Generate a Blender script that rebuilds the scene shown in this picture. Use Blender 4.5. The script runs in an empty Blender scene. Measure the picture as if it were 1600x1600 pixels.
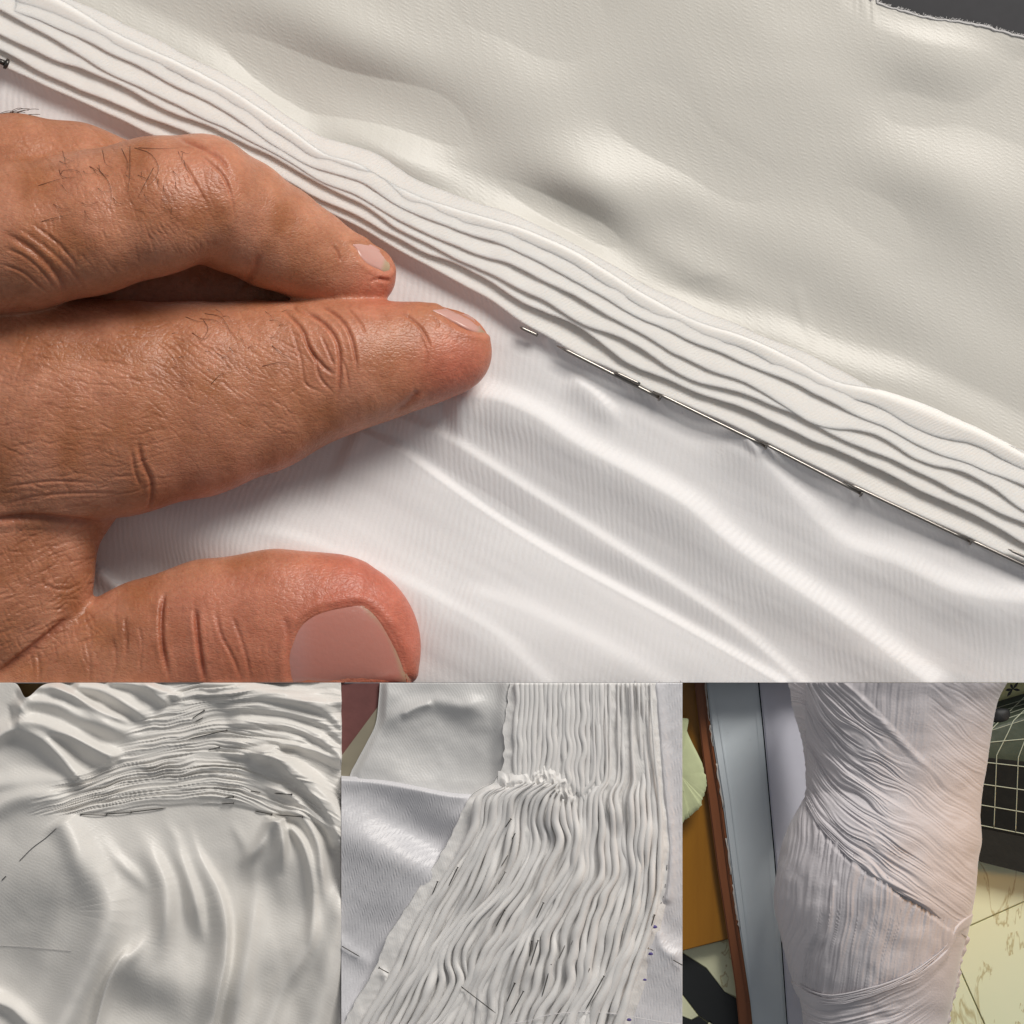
import bpy, bmesh, math, random
import numpy as np
from mathutils import Vector
from mathutils.bvhtree import BVHTree

# ------------------------------------------------------------------ scale, camera, light
K = 0.000125            # metres per unit of the layout (the whole spread is 0.2 m wide)
D = 4000.0              # camera height above the layout
Z1 = -150.0             # level of the upper cloth
sc = bpy.context.scene
cam = bpy.data.objects.new('camera', bpy.data.cameras.new('camera'))
sc.collection.objects.link(cam)
cam.location = (0, 0, D * K)
cam.data.sensor_width = 36; cam.data.lens = 90
cam.data.clip_start = 0.01; cam.data.clip_end = 10
sc.camera = cam
sc.view_settings.view_transform = 'Standard'; sc.view_settings.look = 'None'
sc.view_settings.exposure = 0.10; sc.view_settings.gamma = 1.0
world = bpy.data.worlds.new("World"); sc.world = world; world.use_nodes = True
bg = world.node_tree.nodes['Background']
bg.inputs[0].default_value = (0.93, 0.96, 1.0, 1); bg.inputs[1].default_value = 0.165

def area(name, loc, target, size, power, col):
    l = bpy.data.lights.new(name, 'AREA'); l.shape = 'RECTANGLE'
    l.size, l.size_y = size; l.energy = power; l.color = col
    o = bpy.data.objects.new(name, l); sc.collection.objects.link(o)
    o.location = loc
    o.rotation_euler = (Vector(target) - Vector(loc)).to_track_quat('-Z', 'Y').to_euler()
    return o
area('window_light', (0.34, 0.62, 0.50), (0, 0, 0), (0.40, 0.28), 6.6, (1.0, 0.95, 0.885))
area('room_light', (-0.75, 0.25, 0.62), (0, 0, 0), (0.6, 0.6), 0.6, (1.0, 0.93, 0.86))
sp = bpy.data.lights.new('ceiling_lamp', 'SPOT')
sp.energy = 0.22; sp.color = (1.0, 0.46, 0.06); sp.spot_size = math.radians(34); sp.spot_blend = 0.9
sp.shadow_soft_size = 0.012
so = bpy.data.objects.new('ceiling_lamp', sp); sc.collection.objects.link(so)
so.location = (0.205, -0.062, 0.050)
so.rotation_euler = (Vector((0.083, -0.070, -0.012)) - so.location).to_track_quat('-Z', 'Y').to_euler()

# ------------------------------------------------------------------ helpers
def W(u, v, h):
    h = np.where(h < -150, -150 + (h + 150) * .35, h)     # deep recesses are shallow boxes
    f = 1 - h / D
    return np.stack([(u - 800) * f * K, (800 - v) * f * K, h * K + 0 * u], -1)

def link(o, parent=None):
    sc.collection.objects.link(o)
    if parent is not None:
        o.parent = parent
        o.matrix_parent_inverse = parent.matrix_world.inverted() if False else o.matrix_parent_inverse
    return o

def empty(name, loc=(0, 0, 0), label=None, cat=None, group=None):
    o = bpy.data.objects.new(name, None); o.empty_display_size = 0.005
    sc.collection.objects.link(o); o.location = loc
    if label: tag(o, label, cat, group)
    return o

def tag(o, label, cat, group=None, kind=None):
    o['label'] = label; o['category'] = cat
    if group: o['group'] = group
    if kind: o['kind'] = kind
    return o

def make(name, V, quads, mat, parent=None, uv=None, tris=None, smooth=True, col=None):
    """one mesh object from numpy arrays; V in world metres (parents sit at their own origin)"""
    V = np.asarray(V, dtype=np.float32).reshape(-1, 3)
    if parent is not None:
        V = V - np.array(parent.location, dtype=np.float32)
    me = bpy.data.meshes.new(name)
    me.vertices.add(len(V)); me.vertices.foreach_set('co', V.ravel())
    loops = []; starts = []; tot = 0
    if quads is not None and len(quads):
        q = np.asarray(quads, dtype=np.int32).reshape(-1, 4)
        loops.append(q.ravel()); starts.append(np.arange(len(q)) * 4); tot = len(q) * 4
    if tris is not None and len(tris):
        t = np.asarray(tris, dtype=np.int32).reshape(-1, 3)
        loops.append(t.ravel()); starts.append(tot + np.arange(len(t)) * 3)
    L = np.concatenate(loops).astype(np.int32); S = np.concatenate(starts).astype(np.int32)
    me.loops.add(len(L)); me.loops.foreach_set('vertex_index', L)
    me.polygons.add(len(S)); me.polygons.foreach_set('loop_start', S)
    if smooth: me.polygons.foreach_set('use_smooth', np.ones(len(S), dtype=bool))
    if uv is not None:
        ul = me.uv_layers.new(name='UVMap')
        ul.data.foreach_set('uv', np.asarray(uv, dtype=np.float32).reshape(-1, 2)[L].ravel())
    if col is not None:
        ca = me.color_attributes.new('tint', 'FLOAT_COLOR', 'POINT')
        c4 = np.ones((len(V), 4), dtype=np.float32); c4[:, :3] = col
        ca.data.foreach_set('color', c4.ravel())
    me.update(calc_edges=True); me.validate()
    if mat: me.materials.append(mat)
    o = bpy.data.objects.new(name, me)
    sc.collection.objects.link(o)
    if parent is not None: o.parent = parent
    return o

def gquads(ny, nx, off=0):
    i = np.arange(ny - 1)[:, None] * nx + np.arange(nx - 1)[None, :]
    i = i.ravel() + off
    return np.stack([i, i + nx, i + nx + 1, i + 1], -1)

def sheet(name, U, V, H, mat, parent=None, skirt=None, warp=1.0):
    """cloth surface from 2-D arrays; skirt = level the four borders drop to"""
    ny, nx = U.shape
    P = W(U, V, H)
    hx = np.gradient(H, axis=1); hy = np.gradient(H, axis=0)
    uv = np.stack([(U + warp * 0.8 * H) / 100, (V + warp * 0.6 * H) / 100], -1)
    quads = [gquads(ny, nx)]; PV = [P.reshape(-1, 3)]; UV = [uv.reshape(-1, 2)]
    n = ny * nx
    if skirt is not None:
        for sl, du, dv in (((0, slice(None)), 0, 3), ((-1, slice(None)), 0, 0), ((slice(None), 0), 0, 0), ((slice(None), -1), 0, 0)):
            top = np.arange(n).reshape(ny, nx)[sl] if False else None
            idx = np.arange(ny * nx).reshape(ny, nx)[sl]
            E = W(U[sl] + du, V[sl] + dv, np.full(idx.shape, float(skirt)))
            E[:, :2] = P[sl][:, :2]                     # falls straight down
            if dv:                                      # side that faces the neighbour: lean back under the cloth
                E[:, :2] = W(U[sl], V[sl] + dv, np.full(idx.shape, float(skirt)))[:, :2]
            base = sum(len(a) for a in PV)
            PV.append(E); UV.append(uv[sl])
            k = np.arange(len(idx) - 1)
            quads.append(np.stack([idx[k], idx[k + 1], base + k + 1, base + k], -1))
    return make(name, np.concatenate(PV), np.concatenate(quads), mat, parent, uv=np.concatenate(UV))

def hash2(ix, iy, seed):
    h = (ix.astype(np.int64) * 374761393 + iy.astype(np.int64) * 668265263 + seed * 974634777) & 0xffffffff
    h = ((h ^ (h >> 13)) * 1274126177) & 0xffffffff
    h = h ^ (h >> 16)
    return (h & 0xffff) / 65535.0
def noise(x, y, seed=0):
    x = np.asarray(x, float); y = np.asarray(y, float) + 0 * x
    x = x + 0 * y
    ix = np.floor(x); iy = np.floor(y); fx = x - ix; fy = y - iy
    fx = fx * fx * fx * (fx * (fx * 6 - 15) + 10); fy = fy * fy * fy * (fy * (fy * 6 - 15) + 10)
    a = hash2(ix, iy, seed); b = hash2(ix + 1, iy, seed); c = hash2(ix, iy + 1, seed); d = hash2(ix + 1, iy + 1, seed)
    return ((a + (b - a) * fx) * (1 - fy) + (c + (d - c) * fx) * fy) * 2 - 1
def fbm(x, y, seed=0, oct=3):
    s = 0; a = 1; t = 0
    for i in range(oct):
        s = s + a * noise(x * 2 ** i, y * 2 ** i, seed + i * 17); t += a; a *= .5
    return s / t
def sstep(a, b, x):
    t = np.clip((x - a) / (b - a), 0, 1); return t * t * (3 - 2 * t)

def spline(pts, n=60):
    """Catmull-Rom through the points, n samples"""
    p = np.array(pts, float)
    if len(p) == 2:
        t = np.linspace(0, 1, n)[:, None]; return p[0] * (1 - t) + p[1] * t
    p = np.vstack([2 * p[0] - p[1], p, 2 * p[-1] - p[-2]])
    m = len(p) - 3; t = np.linspace(0, m - 1e-6, n); i = t.astype(int); f = (t - i)[:, None]
    a, b, c, d = p[i], p[i + 1], p[i + 2], p[i + 3]
    return .5 * ((2 * b) + (-a + c) * f + (2 * a - 5 * b + 4 * c - d) * f ** 2 + (-a + 3 * b - 3 * c + d) * f ** 3)
def curve(pts):
    """smooth function y(x) through points sorted in x"""
    s = spline(pts, 40 * len(pts)); s = s[np.argsort(s[:, 0])]
    return lambda x: np.interp(x, s[:, 0], s[:, 1])

def polydist(U, V, pts, reach, n=24):
    """signed distance (positive to the right of travel as seen on the layout) and parameter 0..1; only inside reach"""
    c = spline(pts, n)
    sel = (U > c[:, 0].min() - reach) & (U < c[:, 0].max() + reach) & (V > c[:, 1].min() - reach) & (V < c[:, 1].max() + reach)
    u = U[sel]; v = V[sel]
    best = np.full(u.shape, 1e9); sd = np.zeros(u.shape); tt = np.zeros(u.shape)
    for i in range(n - 1):
        a = c[i]; b = c[i + 1]; d = b - a; L2 = (d * d).sum() + 1e-9
        t = np.clip(((u - a[0]) * d[0] + (v - a[1]) * d[1]) / L2, 0, 1)
        dx = u - a[0] - t * d[0]; dy = v - a[1] - t * d[1]
        dd = dx * dx + dy * dy; m = dd < best
        cr = d[0] * dy - d[1] * dx
        best[m] = dd[m]; sd[m] = np.sign(cr[m]); tt[m] = (i + t[m]) / (n - 1)
    return sel, np.sqrt(best) * sd, tt
def ridge(H, U, V, pts, A, wl, wr, ends=(.25, .25)):
    """fold crest along pts: wl = width on the left of travel, wr = on the right"""
    sel, d, t = polydist(U, V, pts, 3.2 * max(wl, wr))
    w = np.where(d < 0, wl, wr)
    e = 1.0
    if ends[0] > 0: e = e * sstep(0, ends[0], t)
    if ends[1] > 0: e = e * sstep(0, ends[1], 1 - t)
    H[sel] += A * e * np.exp(-(d / w) ** 2)
LX, LY = 0.42, -0.91      # towards the window on the layout
def tilt(H, U, V, p, ra, rb, slope, ang=None):
    """a soft dip or rise of the cloth: positive slope turns the spot away from the window"""
    lx, ly = (LX, LY) if ang is None else (math.cos(math.radians(ang)), -math.sin(math.radians(ang)))
    s = (U - p[0]) * lx + (V - p[1]) * ly; t = (U - p[0]) * -ly + (V - p[1]) * lx
    H += slope * s * np.exp(-.5 * ((s / ra) ** 2 + (t / rb) ** 2))

def tube(P, R, seg=6, flat=1.0, caps=True):
    """vertices and quads of a swept tube; P (n,3) in layout units (u,v,h), R radii"""
    P = np.asarray(P, float); n = len(P); R = np.broadcast_to(np.asarray(R, float), (n,))
    T = np.gradient(P, axis=0); T /= np.linalg.norm(T, axis=1)[:, None] + 1e-9
    up = np.array([0, 0, 1.0]); S = np.cross(T, up); S /= np.linalg.norm(S, axis=1)[:, None] + 1e-9
    N = np.cross(S, T)
    a = np.linspace(0, 2 * math.pi, seg, endpoint=False)
    ring = P[:, None] + R[:, None, None] * (np.cos(a)[None, :, None] * S[:, None] + flat * np.sin(a)[None, :, None] * N[:, None])
    V = ring.reshape(-1, 3)
    i = (np.arange(n - 1)[:, None] * seg + np.arange(seg)[None]).ravel()
    j = (np.arange(n - 1)[:, None] * seg + (np.arange(seg)[None] + 1) % seg).ravel()
    Q = np.stack([i, j, j + seg, i + seg], -1)
    tr = []
    if caps:
        for k in range(1, seg - 1):
            tr.append((0, k + 1, k)); o = (n - 1) * seg; tr.append((o, o + k, o + k + 1))
    return V, Q, np.array(tr, dtype=int).reshape(-1, 3)
def tubes(name, specs, mat, parent=None, seg=6, flat=1.0):
    VV = []; QQ = []; TT = []; off = 0
    for P, R in specs:
        V, Q, T = tube(P, R, seg, flat); VV.append(V); QQ.append(Q + off); TT.append(T + off); off += len(V)
    V = np.concatenate(VV)
    return make(name, W(V[:, 0], V[:, 1], V[:, 2]), np.concatenate(QQ), mat, parent, tris=np.concatenate(TT))
def prism(name, poly, h0, h1, mat, parent=None, bevel=0.0):
    """upright slab with outline poly (layout units)"""
    p = np.array(poly, float); n = len(p)
    a = W(p[:, 0], p[:, 1], np.full(n, float(h0))); b = W(p[:, 0], p[:, 1], np.full(n, float(h1)))
    bm = bmesh.new()
    A = [bm.verts.new(x) for x in a]; B = [bm.verts.new(x) for x in b]
    bm.faces.new(A); bm.faces.new(B[::-1])
    for i in range(n): bm.faces.new((A[i], B[i], B[(i + 1) % n], A[(i + 1) % n]))
    bmesh.ops.recalc_face_normals(bm, faces=bm.faces)
    if bevel: bmesh.ops.bevel(bm, geom=[e for e in bm.edges], offset=bevel * K, segments=2, affect='EDGES')
    if parent is not None: bmesh.ops.translate(bm, vec=-Vector(parent.location), verts=bm.verts)
    me = bpy.data.meshes.new(name); bm.to_mesh(me); bm.free(); me.materials.append(mat)
    o = bpy.data.objects.new(name, me); sc.collection.objects.link(o)
    if parent is not None: o.parent = parent
    return o

# ------------------------------------------------------------------ materials
class NT:
    def __init__(s, name):
        s.m = bpy.data.materials.new(name); s.m.use_nodes = True
        s.t = s.m.node_tree; s.b = s.t.nodes['Principled BSDF']
    def n(s, typ, **kw):
        o = s.t.nodes.new(typ)
        for k, v in kw.items():
            if k.startswith('i_'):
                key = k[2:]; key = int(key) if key.isdigit() else key.replace('_', ' ')
                o.inputs[key].default_value = v
            else: setattr(o, k, v)
        return o
    def l(s, a, b): s.t.links.new(a, b)
    def mix(s, f, a, b):
        o = s.n('ShaderNodeMix', data_type='RGBA')
        for k, x in ((0, f), (6, a), (7, b)):
            if hasattr(x, 'is_output') or isinstance(x, bpy.types.NodeSocket): s.l(x, o.inputs[k])
            else: o.inputs[k].default_value = (*x, 1) if isinstance(x, tuple) else x
        return o.outputs[2]
    def math(s, op, a, b=0.0, c=None):
        o = s.n('ShaderNodeMath', operation=op)
        for k, x in ((0, a), (1, b), (2, c)):
            if x is None: continue
            if isinstance(x, bpy.types.NodeSocket): s.l(x, o.inputs[k])
            else: o.inputs[k].default_value = x
        return o.outputs[0]
    def bump(s, h, strength, dist, prev=None):
        o = s.n('ShaderNodeBump'); o.inputs['Strength'].default_value = strength
        o.inputs['Distance'].default_value = dist * K
        s.l(h, o.inputs['Height'])
        if prev is not None: s.l(prev, o.inputs['Normal'])
        return o.outputs[0]

def cloth_mat(name, col, rib=None, cross=None, ang=8, depth=1.0, rough=.42, spec=.5, sheen=.15, trans=0.0, grain=.35, coat=0.0):
    m = NT(name); b = m.b
    tc = m.n('ShaderNodeTexCoord'); uv = tc.outputs['UV']
    mp = m.n('ShaderNodeMapping'); mp.inputs['Rotation'].default_value = (0, 0, math.radians(ang)); m.l(uv, mp.inputs[0])
    wob = m.n('ShaderNodeTexNoise', i_Scale=1.3, i_Detail=3.0); m.l(uv, wob.inputs[0])
    wsep = m.n('ShaderNodeVectorMath', operation='SCALE'); m.l(wob.outputs['Color'], wsep.inputs[0]); wsep.inputs['Scale'].default_value = .22
    ad = m.n('ShaderNodeVectorMath', operation='ADD'); m.l(mp.outputs[0], ad.inputs[0]); m.l(wsep.outputs[0], ad.inputs[1])
    nrm = None
    if rib:
        w1 = m.n('ShaderNodeTexWave', wave_type='BANDS', bands_direction='X', i_Scale=31.4 / rib, i_Distortion=0.25, i_Detail=1.0)
        w1.inputs['Detail Scale'].default_value = 6.0
        m.l(ad.outputs[0], w1.inputs[0]); h = w1.outputs['Fac']
        if cross:
            w2 = m.n('ShaderNodeTexWave', wave_type='BANDS', bands_direction='DIAGONAL', i_Scale=31.4 / cross * .58, i_Distortion=.4)
            m.l(ad.outputs[0], w2.inputs[0]); h = m.math('MULTIPLY', h, w2.outputs['Fac'])
        area_n = m.n('ShaderNodeTexNoise', i_Scale=.55, i_Detail=2.0); m.l(uv, area_n.inputs[0])
        rmp = m.n('ShaderNodeMapRange'); m.l(area_n.outputs[0], rmp.inputs[0])
        rmp.inputs[1].default_value = .3; rmp.inputs[2].default_value = .65; rmp.inputs[3].default_value = .35
        h = m.math('MULTIPLY', h, rmp.outputs[0])
        nrm = m.bump(h, 1.0, depth)
    gr = m.n('ShaderNodeTexNoise', i_Scale=28.0, i_Detail=4.0); m.l(uv, gr.inputs[0])
    nrm = m.bump(gr.outputs[0], 1.0, grain, nrm)
    m.l(nrm, b.inputs['Normal'])
    cn = m.n('ShaderNodeTexNoise', i_Scale=.35, i_Detail=3.0); m.l(uv, cn.inputs[0])
    c = m.mix(m.math('MULTIPLY', cn.outputs[0], .5), col, tuple(x * y for x, y in zip(col, (.94, .93, .90))))
    m.l(c, b.inputs['Base Color'])
    b.inputs['Roughness'].default_value = rough
    b.inputs['Specular IOR Level'].default_value = spec
    b.inputs['Sheen Weight'].default_value = sheen; b.inputs['Sheen Roughness'].default_value = .4
    b.inputs['Coat Weight'].default_value = coat; b.inputs['Coat Roughness'].default_value = .35
    if trans: 
        b.inputs['Subsurface Weight'].default_value = trans; b.inputs['Subsurface Radius'].default_value = (1, .95, .9)
        b.inputs['Subsurface Scale'].default_value = 9 * K
    return m.m

def plain(name, col, rough=.5, metal=0.0, spec=.5, var=0.0, scale=300.0, bump=0.0, col2=None):
    m = NT(name); b = m.b
    b.inputs['Base Color'].default_value = (*col, 1); b.inputs['Roughness'].default_value = rough
    b.inputs['Metallic'].default_value = metal; b.inputs['Specular IOR Level'].default_value = spec
    if var or bump or col2:
        tc = m.n('ShaderNodeTexCoord'); n = m.n('ShaderNodeTexNoise', i_Scale=scale, i_Detail=5.0); m.l(tc.outputs['Object'], n.inputs[0])
        c2 = col2 or tuple(x * (1 - var) for x in col)
        m.l(m.mix(n.outputs[0], col, c2), b.inputs['Base Color'])
        if bump: m.l(m.bump(n.outputs[0], 1.0, bump), b.inputs['Normal'])
    return m.m

M = {}
M['satin'] = cloth_mat('ivory_satin', (.67, .65, .605), rib=6.0, cross=7, ang=62, depth=.17, rough=.42, spec=.45, sheen=.1, trans=.15)
M['ribbed'] = cloth_mat('white_ribbed_satin', (.88, .865, .875), rib=9.5, ang=-8, depth=.42, rough=.55, spec=.35, sheen=.15, trans=.35)
M['chiffon'] = cloth_mat('white_pleat_fabric', (.90, .87, .84), rib=5, ang=-60, depth=.3, rough=.68, spec=.3, sheen=.35, trans=.95)
M['drape'] = cloth_mat('white_draped_satin', (.82, .80, .77), rib=5, ang=60, depth=.07, rough=.40, spec=.45, sheen=.1, trans=.15)
M['rope'] = cloth_mat('white_gathered_fabric', (.84, .83, .825), rib=4, ang=20, depth=.1, rough=.6, spec=.3, sheen=.25, trans=.25)
M['lilac'] = cloth_mat('cool_white_ribbed_satin', (.70, .70, .74), rib=4.5, cross=6, ang=2, depth=.5, rough=.4)
M['grey_satin'] = cloth_mat('grey_white_satin', (.66, .66, .66), rib=4, ang=30, depth=.15, rough=.42, trans=.15)
M['dress'] = cloth_mat('white_dress_fabric', (.62, .595, .63), rib=None, depth=.3, rough=.62, sheen=.3, grain=.5)
M['pin'] = plain('pin_steel', (.30, .28, .26), rough=.28, metal=1.0)
M['darkpin'] = plain('dark_pin_steel', (.09, .085, .08), rough=.35, metal=.9)
M['hair'] = plain('body_hair', (.075, .035, .02), rough=.5)
M['thread'] = plain('thread', (.55, .54, .54), rough=.7)
M['blackthread'] = plain('dark_thread', (.08, .08, .09), rough=.7)
M['board'] = plain('grey_board', (.12, .12, .12), rough=.8)
M['charcoal'] = plain('charcoal_table', (.040, .040, .046), rough=.6, var=.3, scale=400)
# ------------------------------------------------------------------ the tables the cloths lie on
o = prism('table_top', [(-80, -80), (1680, -80), (1680, 1066), (-80, 1066)], Z1 - 160, Z1 - 100, M['charcoal']); o['kind'] = 'structure'

# ------------------------------------------------------------------ upper cloth: back panel, pleats, front panel
satin = empty('pleated_satin_cloth', tuple(W(np.array(900.), np.array(500.), np.array(Z1))),
              'large ivory white satin cloth with a diagonal band of hand pinned pleats under the fingers', 'cloth')
E0 = [(-60, -75), (0, -48), (90, 0), (170, 46), (250, 85), (340, 130), (395, 165), (450, 203), (500, 238), (560, 258), (630, 296), (700, 322),
      (800, 352), (880, 386), (930, 415), (1000, 458), (1080, 498), (1150, 522), (1230, 556), (1300, 592), (1400, 618), (1500, 660), (1600, 712), (1660, 742)]
E7 = [(-60, 74), (0, 104), (60, 133), (120, 162), (240, 214), (360, 262), (480, 320), (560, 358), (625, 396), (700, 436), (760, 470), (815, 508), (872, 538), (950, 580),
      (1030, 618), (1110, 655), (1190, 692), (1345, 766), (1430, 806), (1520, 846), (1600, 882), (1660, 905)]
e0 = curve(E0); e7 = curve(E7)
etop = curve([(-60, -60), (1250, -60), (1320, -22), (1365, 0), (1400, 13), (1450, 26), (1500, 33), (1540, 41), (1580, 52), (1600, 57), (1660, 72)])
nx, ny = 580, 250
u = np.linspace(-60, 1660, nx); t = np.linspace(0, 1, ny)[:, None]
U = np.broadcast_to(u, (ny, nx)).copy(); top = etop(u) + 1.2 * noise(u / 9, 0 * u, 3); bot = e0(u) + 40
V = np.maximum(top, -60 * (1 - t) + bot * t)
H = np.zeros_like(U)
for p, ra, rb, s in [((520, 95), 50, 130, .42), ((430, 120), 40, 60, .10), ((640, 215), 55, 70, -.42), ((560, 235), 30, 60, .20), ((800, 60), 80, 90, -.16), ((905, 325), 42, 60, .75),
                     ((960, 300), 30, 40, .0), ((1040, 262), 40, 90, -.22), ((1440, 130), 60, 70, .26), ((1420, 300), 60, 70, .2), ((1130, 100), 100, 160, .06),
                     ((1560, 250), 90, 80, -.16), ((1080, 450), 28, 60, .26), ((1110, 500), 26, 50, -.3), ((1320, 560), 50, 90, -.24), ((880, 372), 18, 60, .2),
                     ((700, 150), 70, 60, -.12), ((380, 60), 70, 60, -.12), ((1040, 350), 40, 50, -.1), ((1500, 500), 70, 90, -.1)]:
    tilt(H, U, V, p, ra, rb * 1.1, s * 1.1)
H += 5 * fbm(U / 190, V / 150, 5, 2)
ridge(H, U, V, [(1240, 440), (1252, 490), (1275, 545)], 1.0, 12, 7)
ridge(H, U, V, [(1060, 440), (1100, 430), (1150, 425)], 0.6, 12, 8)
H *= sstep(0, 45, V - etop(U)) * .97 + .03
# the cloth rises to meet the band
H = H * sstep(-6, 55, bot - 40 - V) + 13 * sstep(70, 0, bot - 40 - V) - 9 * sstep(0, -26, bot - 40 - V)
H += 4
sheet('back_panel', U, V, Z1 + H, M['satin'], satin)
# raw edge threads
rnd = random.Random(4); spec = []
for i in range(260):
    uu = rnd.uniform(1300, 1650); vv = float(etop(uu)); a = rnd.uniform(-2.6, -.5); L = rnd.uniform(2, 6)
    spec.append((np.array([(uu, vv + 1.5, Z1 + 4), (uu + L * .5 * math.cos(a), vv + L * .5 * math.sin(a), Z1 + 5), (uu + L * math.cos(a), vv + L * math.sin(a) * .8, Z1 + 3)]), .55))
o = tubes('frayed_edge', spec, M['thread'], satin, 3); o['kind'] = 'stuff'
# hem roll along the raw edge
uu = np.linspace(1290, 1655, 160)
tubes('hem', [(np.stack([uu, etop(uu) + 1.5 + noise(uu / 7, 0 * uu, 8), 0 * uu + Z1 + 4], -1), 2.0 + .6 * noise(uu / 11, 0 * uu, 2))], M['thread'], satin, 6)

# front panel
nx, ny = 580, 300
u = np.linspace(-60, 1660, nx); t = np.linspace(0, 1, ny)[:, None] ** 1.0
U = np.broadcast_to(u, (ny, nx)).copy(); top = e7(u) - 40; bot = np.full(nx, 1066.4)
V = top * (1 - t) + bot * t
H = np.zeros_like(U)
R = lambda pts, A, wl, wr, ends=(.2, .1): ridge(H, U, V, pts, A, wl, wr, ends)
# crests run down-right; left of travel = upper right side, right of travel = lower left side
R([(540, 668), (620, 706), (700, 764), (800, 832), (900, 892), (1050, 974), (1220, 1072)], 12, 12, 90, (.05, 0))
R([(600, 645), (700, 690), (820, 768), (1000, 884), (1150, 985), (1260, 1080)], 7, 12, 36, (.1, 0))
R([(690, 628), (760, 624), (830, 650), (900, 697), (1000, 752), (1080, 800), (1150, 862), (1300, 962), (1450, 1072)], 18, 22, 54, (.05, 0))
R([(880, 585), (930, 620), (975, 672)], 8, 12, 22, (.3, .4))
R([(1080, 645), (1160, 690), (1230, 770), (1310, 850), (1400, 885), (1500, 930), (1640, 950)], 12, 24, 50, (.2, 0))
R([(700, 920), (800, 950), (950, 1020), (1050, 1080)], 5, 18, 40, (.2, 0))
R([(140, 880), (175, 910), (225, 945)], 14, 10, 18, (.3, .2))
R([(300, 850), (430, 838), (600, 900), (760, 985), (850, 1072)], 4, 14, 34, (.3, 0))
tilt(H, U, V, (480, 800), 90, 190, -.22); tilt(H, U, V, (800, 960), 80, 200, -.16); tilt(H, U, V, (260, 860), 50, 90, .4); tilt(H, U, V, (1000, 620), 50, 90, -.08)
tilt(H, U, V, (1500, 1010), 80, 150, .08); tilt(H, U, V, (1330, 800), 60, 110, .14); tilt(H, U, V, (700, 1020), 40, 80, .12)
H += 3 * fbm(U / 130, V / 110, 9, 2)
sel, dA, tA = polydist(U, V, [(400, 590), (540, 668), (620, 706), (700, 764), (800, 832), (900, 892), (1050, 974), (1220, 1072), (1300, 1120)], 420)
H[sel] += 26 * (1 - np.exp(-np.clip(dA, 0, 400) / 95)) * sstep(180, 420, U[sel])
along = U * .86 + V * .5; acr = -U * .5 + V * .86
H += .5 * fbm(acr / 22, along / 160, 31, 2)
H *= sstep(0, .10, t) * .999
# small puckers where the pins hold the pleats
for (a, b) in [(850, 530), (980, 600), (1020, 615), (1165, 688), (1190, 695), (1320, 760), (1345, 770), (1500, 842), (1520, 848)]:
    ridge(H, U, V, [(a, b - 6), (a + 14, b + 14), (a + 34, b + 40)], 3.0, 7, 7, (.1, .6))
H += 13 * sstep(26, -14, V - e7(U))       # lifts into the band
H = H + 4
H = np.where(V < e7(U), np.minimum(H, 17), H) - 8 * sstep(-2, -24, V - e7(U))
sheet('front_panel', U, V, Z1 + H, M['ribbed'], satin)

# pleats: overlapping layers, each a strip of its own
fr = [.15, .32, .46, .62, .80, 1.0]
ns = 520
uu = np.linspace(-60, 1660, ns)
lines = []
for k, f in enumerate(fr):
    f0 = f + .075 * noise(uu / 210 + 7 * k, 0 * uu + k, 21) * (k < 5) + .05 * noise(uu / 90 + 3 * k, 0 * uu + k, 22) * (k < 5)
    y = e0(uu) * (1 - f0) + e7(uu) * f0
    if k < 5: y = y + 1.8 * noise(uu / 45 + k * 5, 0 * uu, 23) + .3 * noise(uu / 13 + k, 0 * uu, 25)
    else: y = y - 5 + 2.5 * noise(uu / 60, 0 * uu, 24)
    lines.append(y)
prev = e0(uu)
tx = np.gradient(uu); 
for k in range(6):
    y = lines[k]
    T = np.stack([uu * 0 + 1, np.gradient(y, uu)], -1); T /= np.linalg.norm(T, axis=1)[:, None]
    Nn = np.stack([T[:, 1], -T[:, 0]], -1)      # towards the upper right
    base = 25 + 11 * math.sin(math.pi * (k + .6) / 6.2) - 1.0 * k + 2.0 * noise(uu / 90, 0 * uu + k * .12, 27)
    if k == 0:
        width = (y - e0(uu)) * .9 + 4
        prof = [(6, -10), (1.5, -5), (-1.2, -2), (-1.6, -.6), (0, .8), (3, .7), (None, 1.5, 1), (None, .5, 2), (None, -9, 3), (None, -36, 4)]
    else:
        prof = [(6, -10), (1.5, -5), (-.9, -2.2), (-1.5, -.6), (-.8, .5), (1.0, .9), (3.5, .3), (9, -1.0), (18, -3.0), (34, -7), (50, -11)]
    VV = []; 
    for q in prof:
        if q[0] is None:
            w = {1: width * .55, 2: width * .8, 3: width * 1.0, 4: width * 1.05 + 8}[q[2]]; h = q[1]
        else: w = 0 * uu + q[0]; h = q[1]
        soft = 1.2 * fbm(uu / 30 + k * 9, 0 * uu + (q[0] or 50) / 14., 40, 2) if (q[0] is None or q[0] > 4) else 0
        VV.append(np.stack([uu + Nn[:, 0] * w, y + Nn[:, 1] * w, Z1 + base + h + soft], -1))
    VV = np.array(VV); P = W(VV[..., 0], VV[..., 1], VV[..., 2])
    uv = np.stack([VV[..., 0] / 100, VV[..., 1] / 100], -1)
    make('pleat', P, gquads(len(prof), ns), M['chiffon'], satin, uv=uv)

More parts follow.
